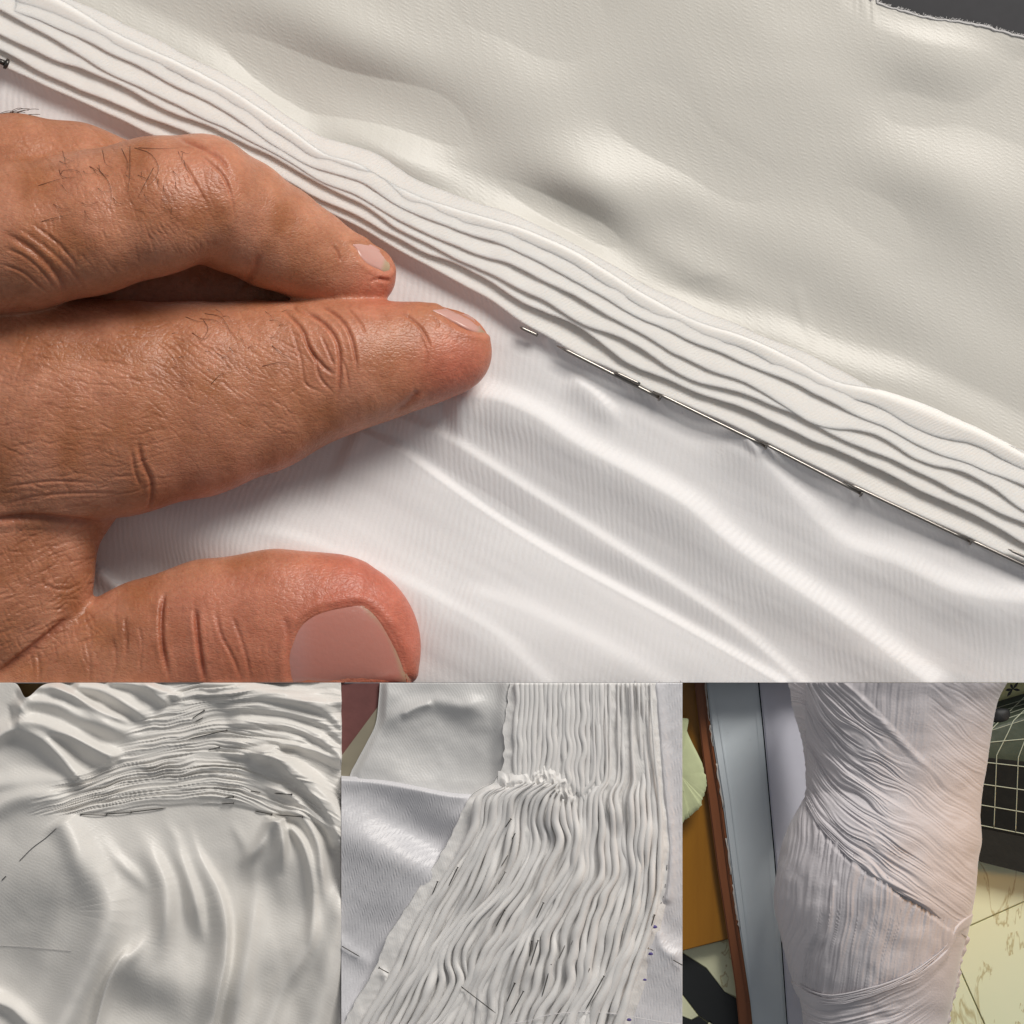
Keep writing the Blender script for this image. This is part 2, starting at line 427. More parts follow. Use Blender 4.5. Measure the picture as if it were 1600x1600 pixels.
# ------------------------------------------------------------------ pins
def pin(a, b, ha, hb, r, label, head='b', mat='pin', group=None, headr=None):
    """a long straight pin: head at b"""
    mid = W(np.array((a[0] + b[0]) / 2.), np.array((a[1] + b[1]) / 2.), np.array((ha + hb) / 2.))
    root = empty('dressmaking_pin', tuple(mid), label, 'pin', group)
    n = 10; t = np.linspace(0, 1, n)[:, None]
    P = np.hstack([np.array([a]) * (1 - t) + np.array([b]) * t, ha * (1 - t) + hb * t])
    P[:, 2] += 1.0 * np.sin(np.pi * t[:, 0])
    rr = np.full(n, r); rr[0] = r * .25
    tubes('shaft', [(P, rr)], M[mat], root, 8)
    if head:
        d = np.array([b[0] - a[0], b[1] - a[1], hb - ha], float); d /= np.linalg.norm(d); e = np.array([*b, hb])
        hr = headr or r * 2.1
        PP = np.array([e - d * .2 * r, e, e + d * r * .9, e + d * r * 1.3]); 
        tubes('head', [(PP, [hr * .8, hr, hr, hr * .6])], M[mat], root, 10)
    return root
h1 = Z1 + 19
PG = 'pins along the pleat band'
pin((812, 511), (840, 524), h1 + 6, h1 + 3, 2.6, 'short exposed tip of a pin just right of the index fingertip', None, group=PG)
pin((870, 540), (1030, 621), h1 + 6, h1 + 3, 2.8, 'steel pin below the pleats, first long one right of the index finger', group=PG, headr=6)
pin((960, 581), (1000, 600), h1 + 9, h1 + 8, 2.4, 'short pin piece lying above the first long pin under the pleats', None, group=PG)
pin((1020, 611), (1196, 697), h1 + 8, h1 + 4, 2.6, 'steel pin along the middle of the pleat band edge, second long one from the hand', group=PG)
pin((1188, 690), (1345, 771), h1 + 8, h1 + 4, 2.6, 'steel pin along the pleat band edge ending in a square head, third long one', group=PG, headr=6)
pin((1318, 752), (1516, 846), h1 + 9, h1 + 4, 2.6, 'long steel pin along the lower edge of the pleats, fourth long one from the hand', group=PG)
pin((1512, 842), (1640, 902), h1 + 8, h1 + 4, 2.6, 'steel pin running out at the right edge of the picture under the pleats', group=PG)
pin((1575, 858), (1650, 892), h1 + 12, h1 + 8, 2.2, 'short pin overlapping another at the right edge beneath the pleats', None, group=PG)
pin((-50, 76), (8, 99), h1 + 16, h1 + 14, 4.5, 'dark pin head in the upper left corner beside the pleats', group=PG, headr=8.5, mat='darkpin')
# ------------------------------------------------------------------ hand
hand = empty('hand', tuple(W(np.array(200.), np.array(650.), np.array(Z1 + 5))),
             'tanned hairy left hand pressing the pleats flat with index and middle finger, thumb below', 'hand')
g = 3.6
gu = np.arange(-190, 800, g); gv = np.arange(150, 1120, g); gh = np.arange(-14, 330, g)
F = np.full((len(gu), len(gv), len(gh)), 1e3, dtype=np.float32)
def smin(a, b, k):
    h = np.clip(.5 + .5 * (b - a) / k, 0, 1); return b + (a - b) * h - k * h * (1 - h)
def chain(pts, k_in=14):
    """union of tapered capsules; pts (u,v,h,r,flat)"""
    G = np.full_like(F, 1e3)
    for a, b in zip(pts[:-1], pts[1:]):
        a = np.array(a, float); b = np.array(b, float); m = max(a[3], b[3]) + 45
        lo = np.minimum(a[:3], b[:3]) - m; hi = np.maximum(a[:3], b[:3]) + m
        s = [slice(max(0, np.searchsorted(x, l)), np.searchsorted(x, h)) for x, l, h in zip((gu, gv, gh), lo, hi)]
        if any(q.start >= q.stop for q in s): continue
        x = gu[s[0]][:, None, None]; y = gv[s[1]][None, :, None]; z = gh[s[2]][None, None, :]
        d = b[:3] - a[:3]; L2 = (d ** 2).sum()
        t = np.clip(((x - a[0]) * d[0] + (y - a[1]) * d[1] + (z - a[2]) * d[2]) / L2, 0, 1)
        r = a[3] + (b[3] - a[3]) * t; fl = a[4] + (b[4] - a[4]) * t
        dist = np.sqrt((x - a[0] - t * d[0]) ** 2 + (y - a[1] - t * d[1]) ** 2 + ((z - a[2] - t * d[2]) / fl) ** 2) - r
        G[s[0], s[1], s[2]] = smin(G[s[0], s[1], s[2]], dist.astype(np.float32), k_in)
    return G
index_f = chain([(-80, 655, 95, 190, .62), (60, 645, 108, 182, .62), (180, 638, 108, 166, .62), (300, 624, 100, 150, .62), (400, 604, 92, 132, .64), (480, 583, 86, 110, .72), (545, 570, 84, 99, .80),
                 (600, 562, 74, 88, .82), (660, 553, 66, 77, .82), (703, 550, 58, 66, .84)], 20)
middle_f = chain([(-90, 385, 165, 122, 1.0), (40, 368, 178, 112, 1.0), (140, 348, 186, 108, .96), (240, 322, 188, 104, .92), (312, 308, 180, 97, .92)], 26)
middle_d = chain([(312, 308, 160, 96, .85), (370, 336, 138, 88, .9), (430, 370, 104, 80, .92), (480, 396, 80, 70, .9), (530, 419, 62, 58, .92), (568, 431, 50, 51, .92)], 16)
ring_f = chain([(-120, 280, 95, 95, .9), (20, 280, 95, 99, .9), (110, 292, 92, 98, .9), (190, 310, 80, 90, .9)], 20)
back = chain([(-140, 560, 90, 170, .7), (-60, 700, 84, 165, .66), (-10, 800, 74, 140, .62), (20, 850, 68, 122, .6)], 40)
web1 = chain([(-80, 740, 70, 150, .62), (60, 730, 66, 120, .62), (80, 760, 62, 112, .6)], 30)
web2 = chain([(-120, 900, 70, 150, .62), (-60, 890, 64, 190, .52), (-30, 900, 58, 176, .5)], 30)
web3 = chain([(-150, 1000, 55, 120, .6), (-60, 960, 50, 130, .55), (-20, 965, 46, 108, .55)], 30)
thumb = chain([(-120, 1190, 50, 150, .6), (20, 1130, 52, 120, .62), (140, 1062, 56, 112, .62), (240, 1020, 60, 112, .64), (330, 1000, 62, 122, .64), (430, 998, 62, 135, .60), (510, 1008, 58, 138, .58), (522, 1014, 56, 133, .56)], 24)
palm = chain([(-60, 480, 40, 110, .6), (120, 470, 34, 90, .5), (260, 450, 22, 64, .5), (380, 452, 20, 52, .55), (430, 450, 14, 40, .55)], 20)
F = smin(middle_f, middle_d, 16)
F = smin(F, ring_f, 7)
B = smin(back, web1, 30); B = smin(B, web2, 24); B = smin(B, web3, 22)
B = smin(B, index_f, 22)
F = smin(F, palm, 14)
F = smin(F, B, 9)
F = smin(F, thumb, 8)
del index_f, middle_f, middle_d, ring_f, back, web1, web2, web3, palm, B

def surface_nets(F):
    s = F < 0
    c = [s[i:s.shape[0] - 1 + i, j:s.shape[1] - 1 + j, k:s.shape[2] - 1 + k] for i in (0, 1) for j in (0, 1) for k in (0, 1)]
    cnt = sum(x.astype(np.int8) for x in c); act = (cnt > 0) & (cnt < 8)
    idx = np.argwhere(act); n = len(idx)
    offs = [(i, j, k) for i in (0, 1) for j in (0, 1) for k in (0, 1)]
    val = {o: F[idx[:, 0] + o[0], idx[:, 1] + o[1], idx[:, 2] + o[2]].astype(float) for o in offs}
    acc = np.zeros((n, 3)); num = np.zeros(n)
    for o in offs:
        for ax in range(3):
            if o[ax] == 0:
                p = list(o); p[ax] = 1; p = tuple(p)
                a = val[o]; b = val[p]; m = (a < 0) != (b < 0)
                t = np.where(m, a / np.where(a - b == 0, 1, a - b), 0)
                q = np.tile(np.array(o, float), (n, 1)); q[:, ax] = t
                acc[m] += q[m]; num[m] += 1
    P = idx + acc / num[:, None]
    ids = np.full(act.shape, -1, dtype=np.int64); ids[act] = np.arange(n)
    quads = []
    for ax in range(3):
        a = s[tuple(slice(0, -1) if k == ax else slice(1, -1) for k in range(3))]
        b = s[tuple(slice(1, None) if k == ax else slice(1, -1) for k in range(3))]
        for flip, m in ((False, a & ~b), (True, ~a & b)):
            e = np.argwhere(m); 
            for k in range(3):
                if k != ax: e[:, k] += 1
            o1, o2 = [k for k in range(3) if k != ax]
            if ax == 1: o1, o2 = o2, o1
            def gid(d1, d2):
                q = e.copy(); q[:, o1] += d1; q[:, o2] += d2; return ids[q[:, 0], q[:, 1], q[:, 2]]
            qd = np.stack([gid(-1, -1), gid(0, -1), gid(0, 0), gid(-1, 0)], -1)
            if flip: qd = qd[:, ::-1]
            quads.append(qd)
    Q = np.concatenate(quads); return P, Q[(Q >= 0).all(1)]
P, Q = surface_nets(F)
del F
P = np.stack([gu[0] + P[:, 0] * g, gv[0] + P[:, 1] * g, gh[0] + P[:, 2] * g], -1)
keep = (P[Q][:, :, 2] > -10).any(1)
Q = Q[keep]
# smooth
def adj_smooth(P, Q, it):
    n = len(P)
    for _ in range(it):
        S = np.zeros_like(P); c = np.zeros(n)
        for a, b in ((0, 1), (1, 2), (2, 3), (3, 0)):
            for x, y in ((a, b), (b, a)):
                for k in range(3): S[:, k] += np.bincount(Q[:, x], P[Q[:, y], k], n)
                c += np.bincount(Q[:, x], minlength=n)
        P = np.where(c[:, None] > 0, .4 * P + .6 * S / np.maximum(c, 1)[:, None], P)
    return P
P = adj_smooth(P, Q, 4)
# refine once (each quad in four), then one smoothing
def subdivide(P, Q):
    E = np.concatenate([Q[:, [0, 1]], Q[:, [1, 2]], Q[:, [2, 3]], Q[:, [3, 0]]]); E.sort(axis=1)
    key = E[:, 0].astype(np.int64) * (len(P) + 1) + E[:, 1]
    uk, inv = np.unique(key, return_inverse=True)
    a = uk // (len(P) + 1); b = uk % (len(P) + 1)
    em = (P[a] + P[b]) / 2; fm = P[Q].mean(1)
    nP = len(P); nE = len(em); nF = len(Q)
    e = inv.reshape(4, nF) + nP; f = np.arange(nF) + nP + nE
    q = [np.stack([Q[:, i], e[i], f, e[i - 1]], -1) for i in range(4)]
    return np.concatenate([P, em, fm]), np.concatenate(q)
P, Q = subdivide(P, Q); P = adj_smooth(P, Q, 2)
def vnormals(P, Q):
    a = P[Q[:, 2]] - P[Q[:, 0]]; b = P[Q[:, 3]] - P[Q[:, 1]]; fn = np.cross(a, b)
    N = np.zeros_like(P)
    for i in range(4):
        for k in range(3): N[:, k] += np.bincount(Q[:, i], fn[:, k], len(P))
    return N / (np.linalg.norm(N, axis=1)[:, None] + 1e-9)
N = vnormals(P, Q)
hi = np.argmax(P[:, 2])
if N[hi, 2] < 0: Q = Q[:, ::-1]; N = -N
# skin folds: (points, depth, width)
X, Y = P[:, 0], P[:, 1]
up = sstep(-.1, .35, N[:, 2])
disp = np.zeros(len(P))
def crease(pts, depth, w, taper=(.2, .3), n=14):
    c = spline(pts, n); m = 4 * w + 3
    sel = np.where((X > c[:, 0].min() - m) & (X < c[:, 0].max() + m) & (Y > c[:, 1].min() - m) & (Y < c[:, 1].max() + m) & (up > .05))[0]
    if not len(sel): return
    _, d, t = polydist(X[sel], Y[sel], pts, m, n)
    s2, d2, t2 = polydist(X[sel], Y[sel], pts, m, n)
    ii = sel[s2]
    e = sstep(0, taper[0], t2) * sstep(0, taper[1], 1 - t2)
    disp[ii] += e * depth * .85 * (-np.exp(-(d2 / w) ** 2) + .16 * np.exp(-((np.abs(d2) - 2.4 * w) / (1.1 * w)) ** 2))
# index finger middle joint (arched folds)
for pts, d, w in [([(428, 470), (470, 512), (484, 545), (508, 575), (528, 588)], 4.2, 2.6), ([(455, 472), (500, 500), (524, 528), (531, 560), (530, 600), (524, 640)], 5.0, 2.8),
                  ([(490, 472), (525, 492), (546, 520), (556, 560), (556, 590)], 4.0, 2.4), ([(540, 478), (560, 500), (574, 525)], 2.2, 2.0), ([(470, 520), (492, 560), (500, 590), (528, 622)], 2.4, 2),
                  ([(452, 500), (470, 560), (478, 600), (510, 615)], 2.0, 2), ([(500, 520), (515, 555), (524, 575)], 2.4, 1.8), ([(535, 560), (542, 585), (545, 610)], 2.2, 1.8), ([(456, 477), (470, 488), (505, 500)], 2.5, 2.4),
                  ([(620, 484), (650, 505), (668, 530), (672, 555)], 2.6, 2.2), ([(668, 490), (685, 505), (680, 515)], 1.2, 1.6), ([(655, 520), (668, 555), (660, 590)], 1.6, 2.4), ([(655, 608), (640, 628), (610, 650)], 3.4, 5.0),
                  # middle finger
                  ([(272, 212), (310, 228), (345, 248), (362, 275)], 4.2, 3.2), ([(286, 250), (305, 285), (330, 330)], 2.0, 2.0), ([(310, 240), (350, 275), (362, 310)], 2.2, 2.0), ([(345, 270), (360, 300), (368, 345)], 1.8, 2),
                  ([(520, 382), (530, 398), (532, 412)], 2.2, 2.2), ([(590, 434), (600, 437), (612, 438)], 3.4, 3.0), ([(575, 442), (590, 436), (605, 437)], 1.6, 2.5),
                  ([(405, 395), (395, 430), (365, 462)], 3, 5),
                  # base of middle finger towards knuckle
                  ([(0, 360), (50, 390), (90, 430), (105, 465)], 3.4, 4.5), ([(0, 385), (40, 402), (75, 435), (95, 465)], 1.8, 2.4), ([(20, 350), (70, 385), (118, 430), (140, 465)], 1.6, 3.0),
                  ([(0, 412), (35, 425), (60, 445), (80, 462)], 2.2, 2.2), ([(45, 345), (90, 380), (125, 420)], 2.2, 2.4),
                  # palm side
                  ([(112, 962), (60, 1005), (-20, 1066)], 6, 5), ([(-30, 815), (40, 808), (110, 813), (166, 818)], 7.5, 5.0), ([(215, 680), (222, 720), (236, 750), (236, 785), (222, 802)], 3.8, 3.2), ([(205, 700), (212, 740), (222, 765)], 2, 2.4),
                  ([(60, 905), (80, 918), (110, 920), (140, 900)], 1.6, 2.4), ([(0, 790), (60, 775), (140, 770), (200, 772)], 1.8, 2.2), ([(0, 762), (80, 752), (160, 756)], 1.6, 2),
                  # thumb
                  ([(258, 922), (252, 960), (254, 1010), (268, 1075)], 6.5, 3.4), ([(305, 944), (308, 985), (314, 1030), (322, 1075)], 7.0, 3.6), ([(335, 945), (345, 990), (365, 1030), (382, 1075)], 2.6, 2.6),
                  ([(360, 955), (380, 1010), (395, 1075)], 2.0, 2.8), ([(194, 958), (198, 1000), (195, 1040)], 2.0, 2.6), ([(172, 985), (182, 1030), (172, 1075)], 1.4, 2.4), ([(130, 990), (140, 1030), (140, 1075)], 1.4, 2.4),
                  ([(55, 1010), (62, 1040), (60, 1075)], 1.4, 2.4), ([(215, 970), (222, 1010), (215, 1060)], 1.2, 2), ([(445, 960), (452, 1000), (450, 1066)], 2.5, 6)]:
    crease(pts, d, w)
rnd = random.Random(7)
def zone(u0, v0, u1, v1, count, ang, spread, L, d, w):
    for _ in range(int(count * 1.7)):
        L_ = L
        cu = rnd.uniform(u0, u1); cv = rnd.uniform(v0, v1)
        a = math.radians((ang(cu, cv) if callable(ang) else ang) + rnd.gauss(0, spread)); l = L * rnd.uniform(.5, 1.4) / 2
        k = rnd.uniform(-.2, .2) * l
        crease([(cu - l * math.cos(a), cv + l * math.sin(a)), (cu + k * math.sin(a), cv + k * math.cos(a)), (cu + l * math.cos(a), cv - l * math.sin(a))],
               d * .50 * rnd.uniform(.4, 1.3), w * .82 * rnd.uniform(.8, 1.25), (.3, .3), 7)
zone(250, 500, 480, 680, 120, -35, 14, 44, 1.1, 1.7)     # index side, oblique lines
zone(250, 500, 480, 680, 60, 50, 14, 30, .8, 1.6)
zone(0, 480, 250, 800, 170, lambda a, b: -8 + (b - 640) * .12, 16, 52, 1.15, 1.9)
zone(0, 480, 250, 800, 60, -60, 18, 34, .9, 1.8)
zone(-10, 825, 155, 1040, 90, lambda a, b: 20, 14, 46, 1.7, 2.0)
zone(-10, 825, 160, 1040, 80, -65, 16, 32, 1.5, 1.9)
zone(-10, 480, 60, 820, 30, 75, 14, 50, 1.3, 2.2)
zone(60, 260, 330, 450, 150, -68, 14, 34, 1.0, 1.7)      # middle finger back
zone(200, 280, 350, 360, 60, -40, 20, 20, .9, 1.6)
zone(0, 190, 200, 290, 45, -55, 14, 44, .9, 2)
zone(110, 940, 420, 1066, 60, -84, 7, 60, .7, 2.2)
zone(540, 480, 740, 640, 60, -60, 24, 18, .45, 1.7)
zone(380, 320, 600, 460, 40, -60, 24, 22, .4, 1.7)
# nail outlines sink into the skin
nails = {'thumb': [(455, 1085), (452, 1040), (456, 1004), (468, 976), (492, 958), (525, 948), (556, 944), (578, 952), (597, 969), (613, 993), (626, 1020), (634, 1050), (636, 1085)],
         'index': [(676, 485), (690, 479), (712, 478), (735, 482), (754, 492), (764, 504), (766, 517), (757, 521), (740, 519), (722, 514), (704, 504), (690, 494)],
         'middle': [(548, 380), (566, 379), (584, 384), (598, 395), (607, 408), (609, 420), (601, 426), (588, 420), (574, 413), (563, 401), (557, 390)]}
def inside(px, py, poly):
    c = np.zeros(px.shape, bool); p = np.array(poly, float); n = len(p)
    for i in range(n):
        x1, y1 = p[i]; x2, y2 = p[(i + 1) % n]
        m = ((y1 > py) != (y2 > py)) & (px < (x2 - x1) * (py - y1) / (y2 - y1 + 1e-12) + x1); c ^= m
    return c
disp *= up
nd = np.zeros(len(P))
for key, poly in nails.items():
    pp = poly + [poly[0]]
    m = 26
    sel = np.where((X > min(p[0] for p in poly) - m) & (X < max(p[0] for p in poly) + m) & (Y > min(p[1] for p in poly) - m) & (Y < max(p[1] for p in poly) + m) & (N[:, 2] > -.2))[0]
    s2, d, t = polydist(X[sel], Y[sel], pp, 60, 60); ii = sel[s2]; d = np.abs(d); ins = inside(X[ii], Y[ii], poly)
    w = 4.0 if key == 'thumb' else 2.4
    nd[ii] += np.where(ins, -w * 1.0 * (1 - np.exp(-(d / w) ** 2)) - w * .6, -w * .6 * np.exp(-(d / w) ** 2) + w * .55 * np.exp(-((d - 3.0 * w) / (2.0 * w)) ** 2))
P0 = P.copy()
P = P + N * (disp + nd + .5 * fbm(X / 16, Y / 16, 77, 3) * up)[:, None]
# colour: redder towards the tips, darker knuckles, brown back of the hand
X, Y = P[:, 0], P[:, 1]
tip = np.maximum.reduce([np.exp(-(((X - 720) / 75) ** 2 + ((Y - 580) / 70) ** 2)), .8 * np.exp(-(((X - 600) / 55) ** 2 + ((Y - 450) / 45) ** 2)), 1.0 * np.exp(-(((X - 610) / 120) ** 2 + ((Y - 950) / 130) ** 2))])
th = sstep(880, 940, Y + .25 * (X - 300)) * sstep(150, 330, X)
low = sstep(640, 800, Y) * sstep(880, 800, Y) * sstep(150, 320, X)
pl = np.clip(.5 + .95 * fbm(X / 55, Y / 55, 91, 4), 0, 1)
c_base = np.array([.51, .215, .115]); c_red = np.array([.60, .19, .125]); c_brown = np.array([.37, .145, .06]); c_pink = np.array([.64, .32, .215])
mixc = lambda a, b, t: a * (1 - t[:, None]) + b * t[:, None]
C = mixc(np.tile(c_base, (len(P), 1)), c_brown, np.clip(pl * .9, 0, 1) * .7)
C = mixc(C, c_pink, .45 * np.clip(1 - pl, 0, 1))
C = mixc(C, c_red, np.clip(tip * .85 + .4 * th + .3 * low, 0, 1))
kn = np.maximum(np.exp(-(((X - 525) / 55) ** 2 + ((Y - 545) / 60) ** 2)), np.exp(-(((X - 330) / 60) ** 2 + ((Y - 265) / 50) ** 2)))
C = mixc(C, np.array([.60, .25, .16]), .45 * kn)
C *= (1 - .30 * np.clip(-disp / 4, 0, 1))[:, None] ** np.array([.6, 1.1, 1.2])      # darker and redder along the fold lines
# keep the hand inside the frame of its picture: cut flush along the lower edge
P[:, 2] += Z1
below = P[:, 1] > 1066.4
full = below[Q].all(1)
Q = Q[~full]
P[below, 1] = 1066.4
used = np.zeros(len(P), bool); used[Q.ravel()] = True
re = np.cumsum(used) - 1; P = P[used]; C = C[used]; Q = re[Q]
# close the cut
def skin_mat():
    m = NT('tanned_skin'); b = m.b
    at = m.n('ShaderNodeAttribute', attribute_name='tint')
    tc = m.n('ShaderNodeTexCoord'); ob = tc.outputs['Object']
    sc1 = m.n('ShaderNodeMapping'); sc1.inputs['Scale'].default_value = (1 / (100 * K),) * 3; m.l(ob, sc1.inputs[0])
    n1 = m.n('ShaderNodeTexNoise', i_Scale=2.4, i_Detail=7.0); m.l(sc1.outputs[0], n1.inputs[0])
    n2 = m.n('ShaderNodeTexNoise', i_Scale=14.0, i_Detail=3.0); m.l(sc1.outputs[0], n2.inputs[0])
    f = m.math('ADD', m.math('MULTIPLY', n1.outputs[0], .7), m.math('MULTIPLY', n2.outputs[0], .5))
    r = m.n('ShaderNodeMapRange'); m.l(f, r.inputs[0]); r.inputs[1].default_value = .35; r.inputs[2].default_value = .85
    mul = m.n('ShaderNodeMix', data_type='RGBA', blend_type='MULTIPLY'); mul.inputs[0].default_value = 1
    m.l(at.outputs['Color'], mul.inputs[6]); m.l(m.mix(r.outputs[0], (.80, .70, .66), (1.18, 1.16, 1.15)), mul.inputs[7])
    m.l(mul.outputs[2], b.inputs['Base Color'])
    wob = m.n('ShaderNodeVectorMath', operation='SCALE'); m.l(n1.outputs['Color'], wob.inputs[0]); wob.inputs['Scale'].default_value = .12
    ad = m.n('ShaderNodeVectorMath', operation='ADD'); m.l(sc1.outputs[0], ad.inputs[0]); m.l(wob.outputs[0], ad.inputs[1])
    rot = m.n('ShaderNodeMapping'); rot.inputs['Rotation'].default_value = (0, 0, math.radians(24)); rot.inputs['Scale'].default_value = (1.0, 1.9, 1.2); m.l(ad.outputs[0], rot.inputs[0])
    v1 = m.n('ShaderNodeTexVoronoi', feature='DISTANCE_TO_EDGE', i_Scale=9.0); m.l(rot.outputs[0], v1.inputs[0])
    v2 = m.n('ShaderNodeTexVoronoi', feature='DISTANCE_TO_EDGE', i_Scale=19.0); m.l(ad.outputs[0], v2.inputs[0])
    p1 = m.math('MINIMUM', m.math('MULTIPLY', v1.outputs[0], 5.0), 1.0); p2 = m.math('MINIMUM', m.math('MULTIPLY', v2.outputs[0], 5.0), 1.0)
    nb = m.bump(p1, 1.0, .26); nb = m.bump(p2, 1.0, .12, nb); nb = m.bump(n2.outputs[0], 1.0, .35, nb)
    m.l(nb, b.inputs['Normal'])
    b.inputs['Roughness'].default_value = .40; b.inputs['Specular IOR Level'].default_value = .5
    b.inputs['Subsurface Weight'].default_value = .32; b.inputs['Subsurface Radius'].default_value = (1.0, .32, .18)
    b.inputs['Subsurface Scale'].default_value = 9 * K
    return m.m
M['skin'] = skin_mat()
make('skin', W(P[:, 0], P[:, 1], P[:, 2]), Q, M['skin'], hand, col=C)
bv = BVHTree.FromPolygons([tuple(x) for x in P], [tuple(int(i) for i in q) for q in Q])
def skin_h(x, y):
    r = bv.ray_cast(Vector((x, y, 400)), Vector((0, 0, -1)))
    return r[0].z if r[0] is not None else None

def nail_mat():
    m = NT('fingernail'); b = m.b
    at = m.n('ShaderNodeAttribute', attribute_name='tint'); m.l(at.outputs['Color'], b.inputs['Base Color'])
    tc = m.n('ShaderNodeTexCoord'); n = m.n('ShaderNodeTexNoise', i_Scale=900.0, i_Detail=3.0); m.l(tc.outputs['Object'], n.inputs[0])
    m.l(m.bump(n.outputs[0], 1.0, .5), b.inputs['Normal'])
    b.inputs['Roughness'].default_value = .3; b.inputs['Subsurface Weight'].default_value = .2
    b.inputs['Subsurface Radius'].default_value = (1, .4, .3); b.inputs['Subsurface Scale'].default_value = 5 * K
    b.inputs['Coat Weight'].default_value = .12; b.inputs['Coat Roughness'].default_value = .18
    return m.m
M['nail'] = nail_mat()
P0w = P0.copy()
bv0 = BVHTree.FromPolygons([tuple(x) for x in P0[::1]], [tuple(int(i) for i in q) for q in []] or [(0, 1, 2)]) if False else None
for key, poly in nails.items():
    out = spline(poly + [poly[0]], 72)[:-1]; cen = out.mean(0)
    if key == 'thumb': cen = np.array([545., 1030.])
    hc = skin_h(*cen)
    for q in range(len(out)):                    # keep the plate on the finger
        for _ in range(14):
            hq = skin_h(*out[q])
            if hq is not None and hq > hc - (60 if key == 'thumb' else 26): break
            out[q] += (cen - out[q]) * .06
    rings = np.linspace(0, 1, 14)
    pts = np.array([cen + (out - cen) * r for r in rings])            # (14,71,2)
    pts[..., 1] = np.minimum(pts[..., 1], 1066.4)
    flat = pts.reshape(-1, 2); hs = np.array([skin_h(x, y) if skin_h(x, y) is not None else np.nan for x, y in flat])
    ok = ~np.isnan(hs); x = (flat[:, 0] - cen[0]) / 60; y = (flat[:, 1] - cen[1]) / 60
    A = np.stack([x * 0 + 1, x, y, x * x, x * y, y * y, x ** 3, y ** 3], -1)
    co = np.linalg.lstsq(A[ok], hs[ok], rcond=None)[0]; fit = A @ co
    R_ = np.repeat(rings, len(out))
    lift = {'thumb': 2.2, 'index': 2.0, 'middle': 1.8}[key]
    H = fit + lift * (1 - R_ ** 6) - 1.0 * R_ ** 6 + (.9 if key == 'thumb' else .6)
    # colour: pink bed, pale free edge away from the palm, cuticle bluish
    e = (flat[:, 0] - cen[0]); edge = np.zeros(len(flat))
    q = pts.reshape(-1, 2)
    if key == 'thumb':
        s_, d_, t_ = polydist(q[:, 0], q[:, 1], [(572, 946), (596, 966), (614, 992), (626, 1020), (634, 1050), (636, 1085)], 400, 30)
        edge = np.zeros(len(q)); edge[s_] = sstep(9, 5, np.abs(d_)) * .8
        lun = sstep(500, 455, q[:, 0])
    elif key == 'index': edge = sstep(748, 758, q[:, 0] + .3 * (q[:, 1] - 500)); lun = 0 * e
    else: edge = sstep(597, 606, q[:, 0] + .3 * (q[:, 1] - 405)); lun = 0 * e
    pk = np.array([.52, .21, .165]) if key == 'thumb' else np.array([.62, .34, .29])
    C2 = np.tile(pk, (len(q), 1)); C2 = C2 * (1 - edge[:, None]) + np.array([.46, .33, .21]) * edge[:, None]
    C2 = C2 * (1 - .25 * lun[:, None]) + np.array([.52, .36, .36]) * .25 * lun[:, None]
    no = len(out)
    i = np.arange(13)[:, None] * no + np.arange(no)[None]; j = np.arange(13)[:, None] * no + (np.arange(no)[None] + 1) % no
    QQ = np.stack([i.ravel(), j.ravel(), (j + no).ravel(), (i + no).ravel()], -1)[:, ::-1]
    make('fingernail', W(flat[:, 0], flat[:, 1], H), QQ, M['nail'], hand, col=C2)

# hairs
rnd = random.Random(15); spec = []
def hair(pts, r=.42, lift=2.5):
    c = spline(pts, 12); P3 = []
    for k, (x, y) in enumerate(c):
        h = skin_h(x, y)
        if h is None: h = P3[-1][2] if P3 else Z1 + 30
        P3.append((x, y, h + .6 + lift * math.sin(math.pi * min(1, k / 11 * .8))))
    spec.append((np.array(P3), np.linspace(r, r * .25, len(P3))))
for pts in [[(65, 346), (95, 338), (122, 335)], [(95, 272), (100, 266), (122, 267), (130, 282)], [(92, 265), (98, 276), (120, 277)], [(160, 235), (165, 255), (175, 262)],
            [(190, 232), (200, 255), (197, 270)], [(203, 228), (203, 270), (200, 300)], [(210, 231), (235, 240), (248, 262), (240, 282), (225, 293)], [(216, 231), (250, 232), (280, 231)],
            [(240, 262), (225, 290), (215, 310)], [(152, 262), (170, 285), (174, 305), (172, 330)], [(287, 250), (292, 265), (300, 275)], [(140, 260), (155, 268), (170, 275)], [(60, 290), (85, 282), (105, 277)],
            [(320, 490), (345, 495), (358, 515), (362, 530)], [(318, 500), (325, 515), (313, 535)], [(300, 520), (318, 530), (330, 520)], [(312, 498), (335, 500), (350, 510)], [(410, 572), (440, 566), (468, 572)],
            [(290, 495), (310, 502), (330, 500)], [(425, 540), (445, 555), (465, 560)], [(330, 600), (345, 585), (365, 580)]]:
    hair(pts)
for _ in range(26):
    x = rnd.uniform(80, 290); y = rnd.uniform(235, 330); a = rnd.uniform(-1.9, -.3) + 0.2; l = rnd.uniform(12, 30)
    hair([(x, y), (x + l * .5 * math.cos(a) + rnd.uniform(-3, 3), y - l * .5 * math.sin(a)), (x + l * math.cos(a + .4), y - l * math.sin(a + .4))], .32)
for _ in range(20):
    x = rnd.uniform(250, 440); y = rnd.uniform(480, 600); a = rnd.uniform(-1.2, .6); l = rnd.uniform(10, 24)
    hair([(x, y), (x + l * .5 * math.cos(a), y - l * .5 * math.sin(a) + rnd.uniform(-2, 2)), (x + l * math.cos(a - .4), y - l * math.sin(a - .4))], .3)
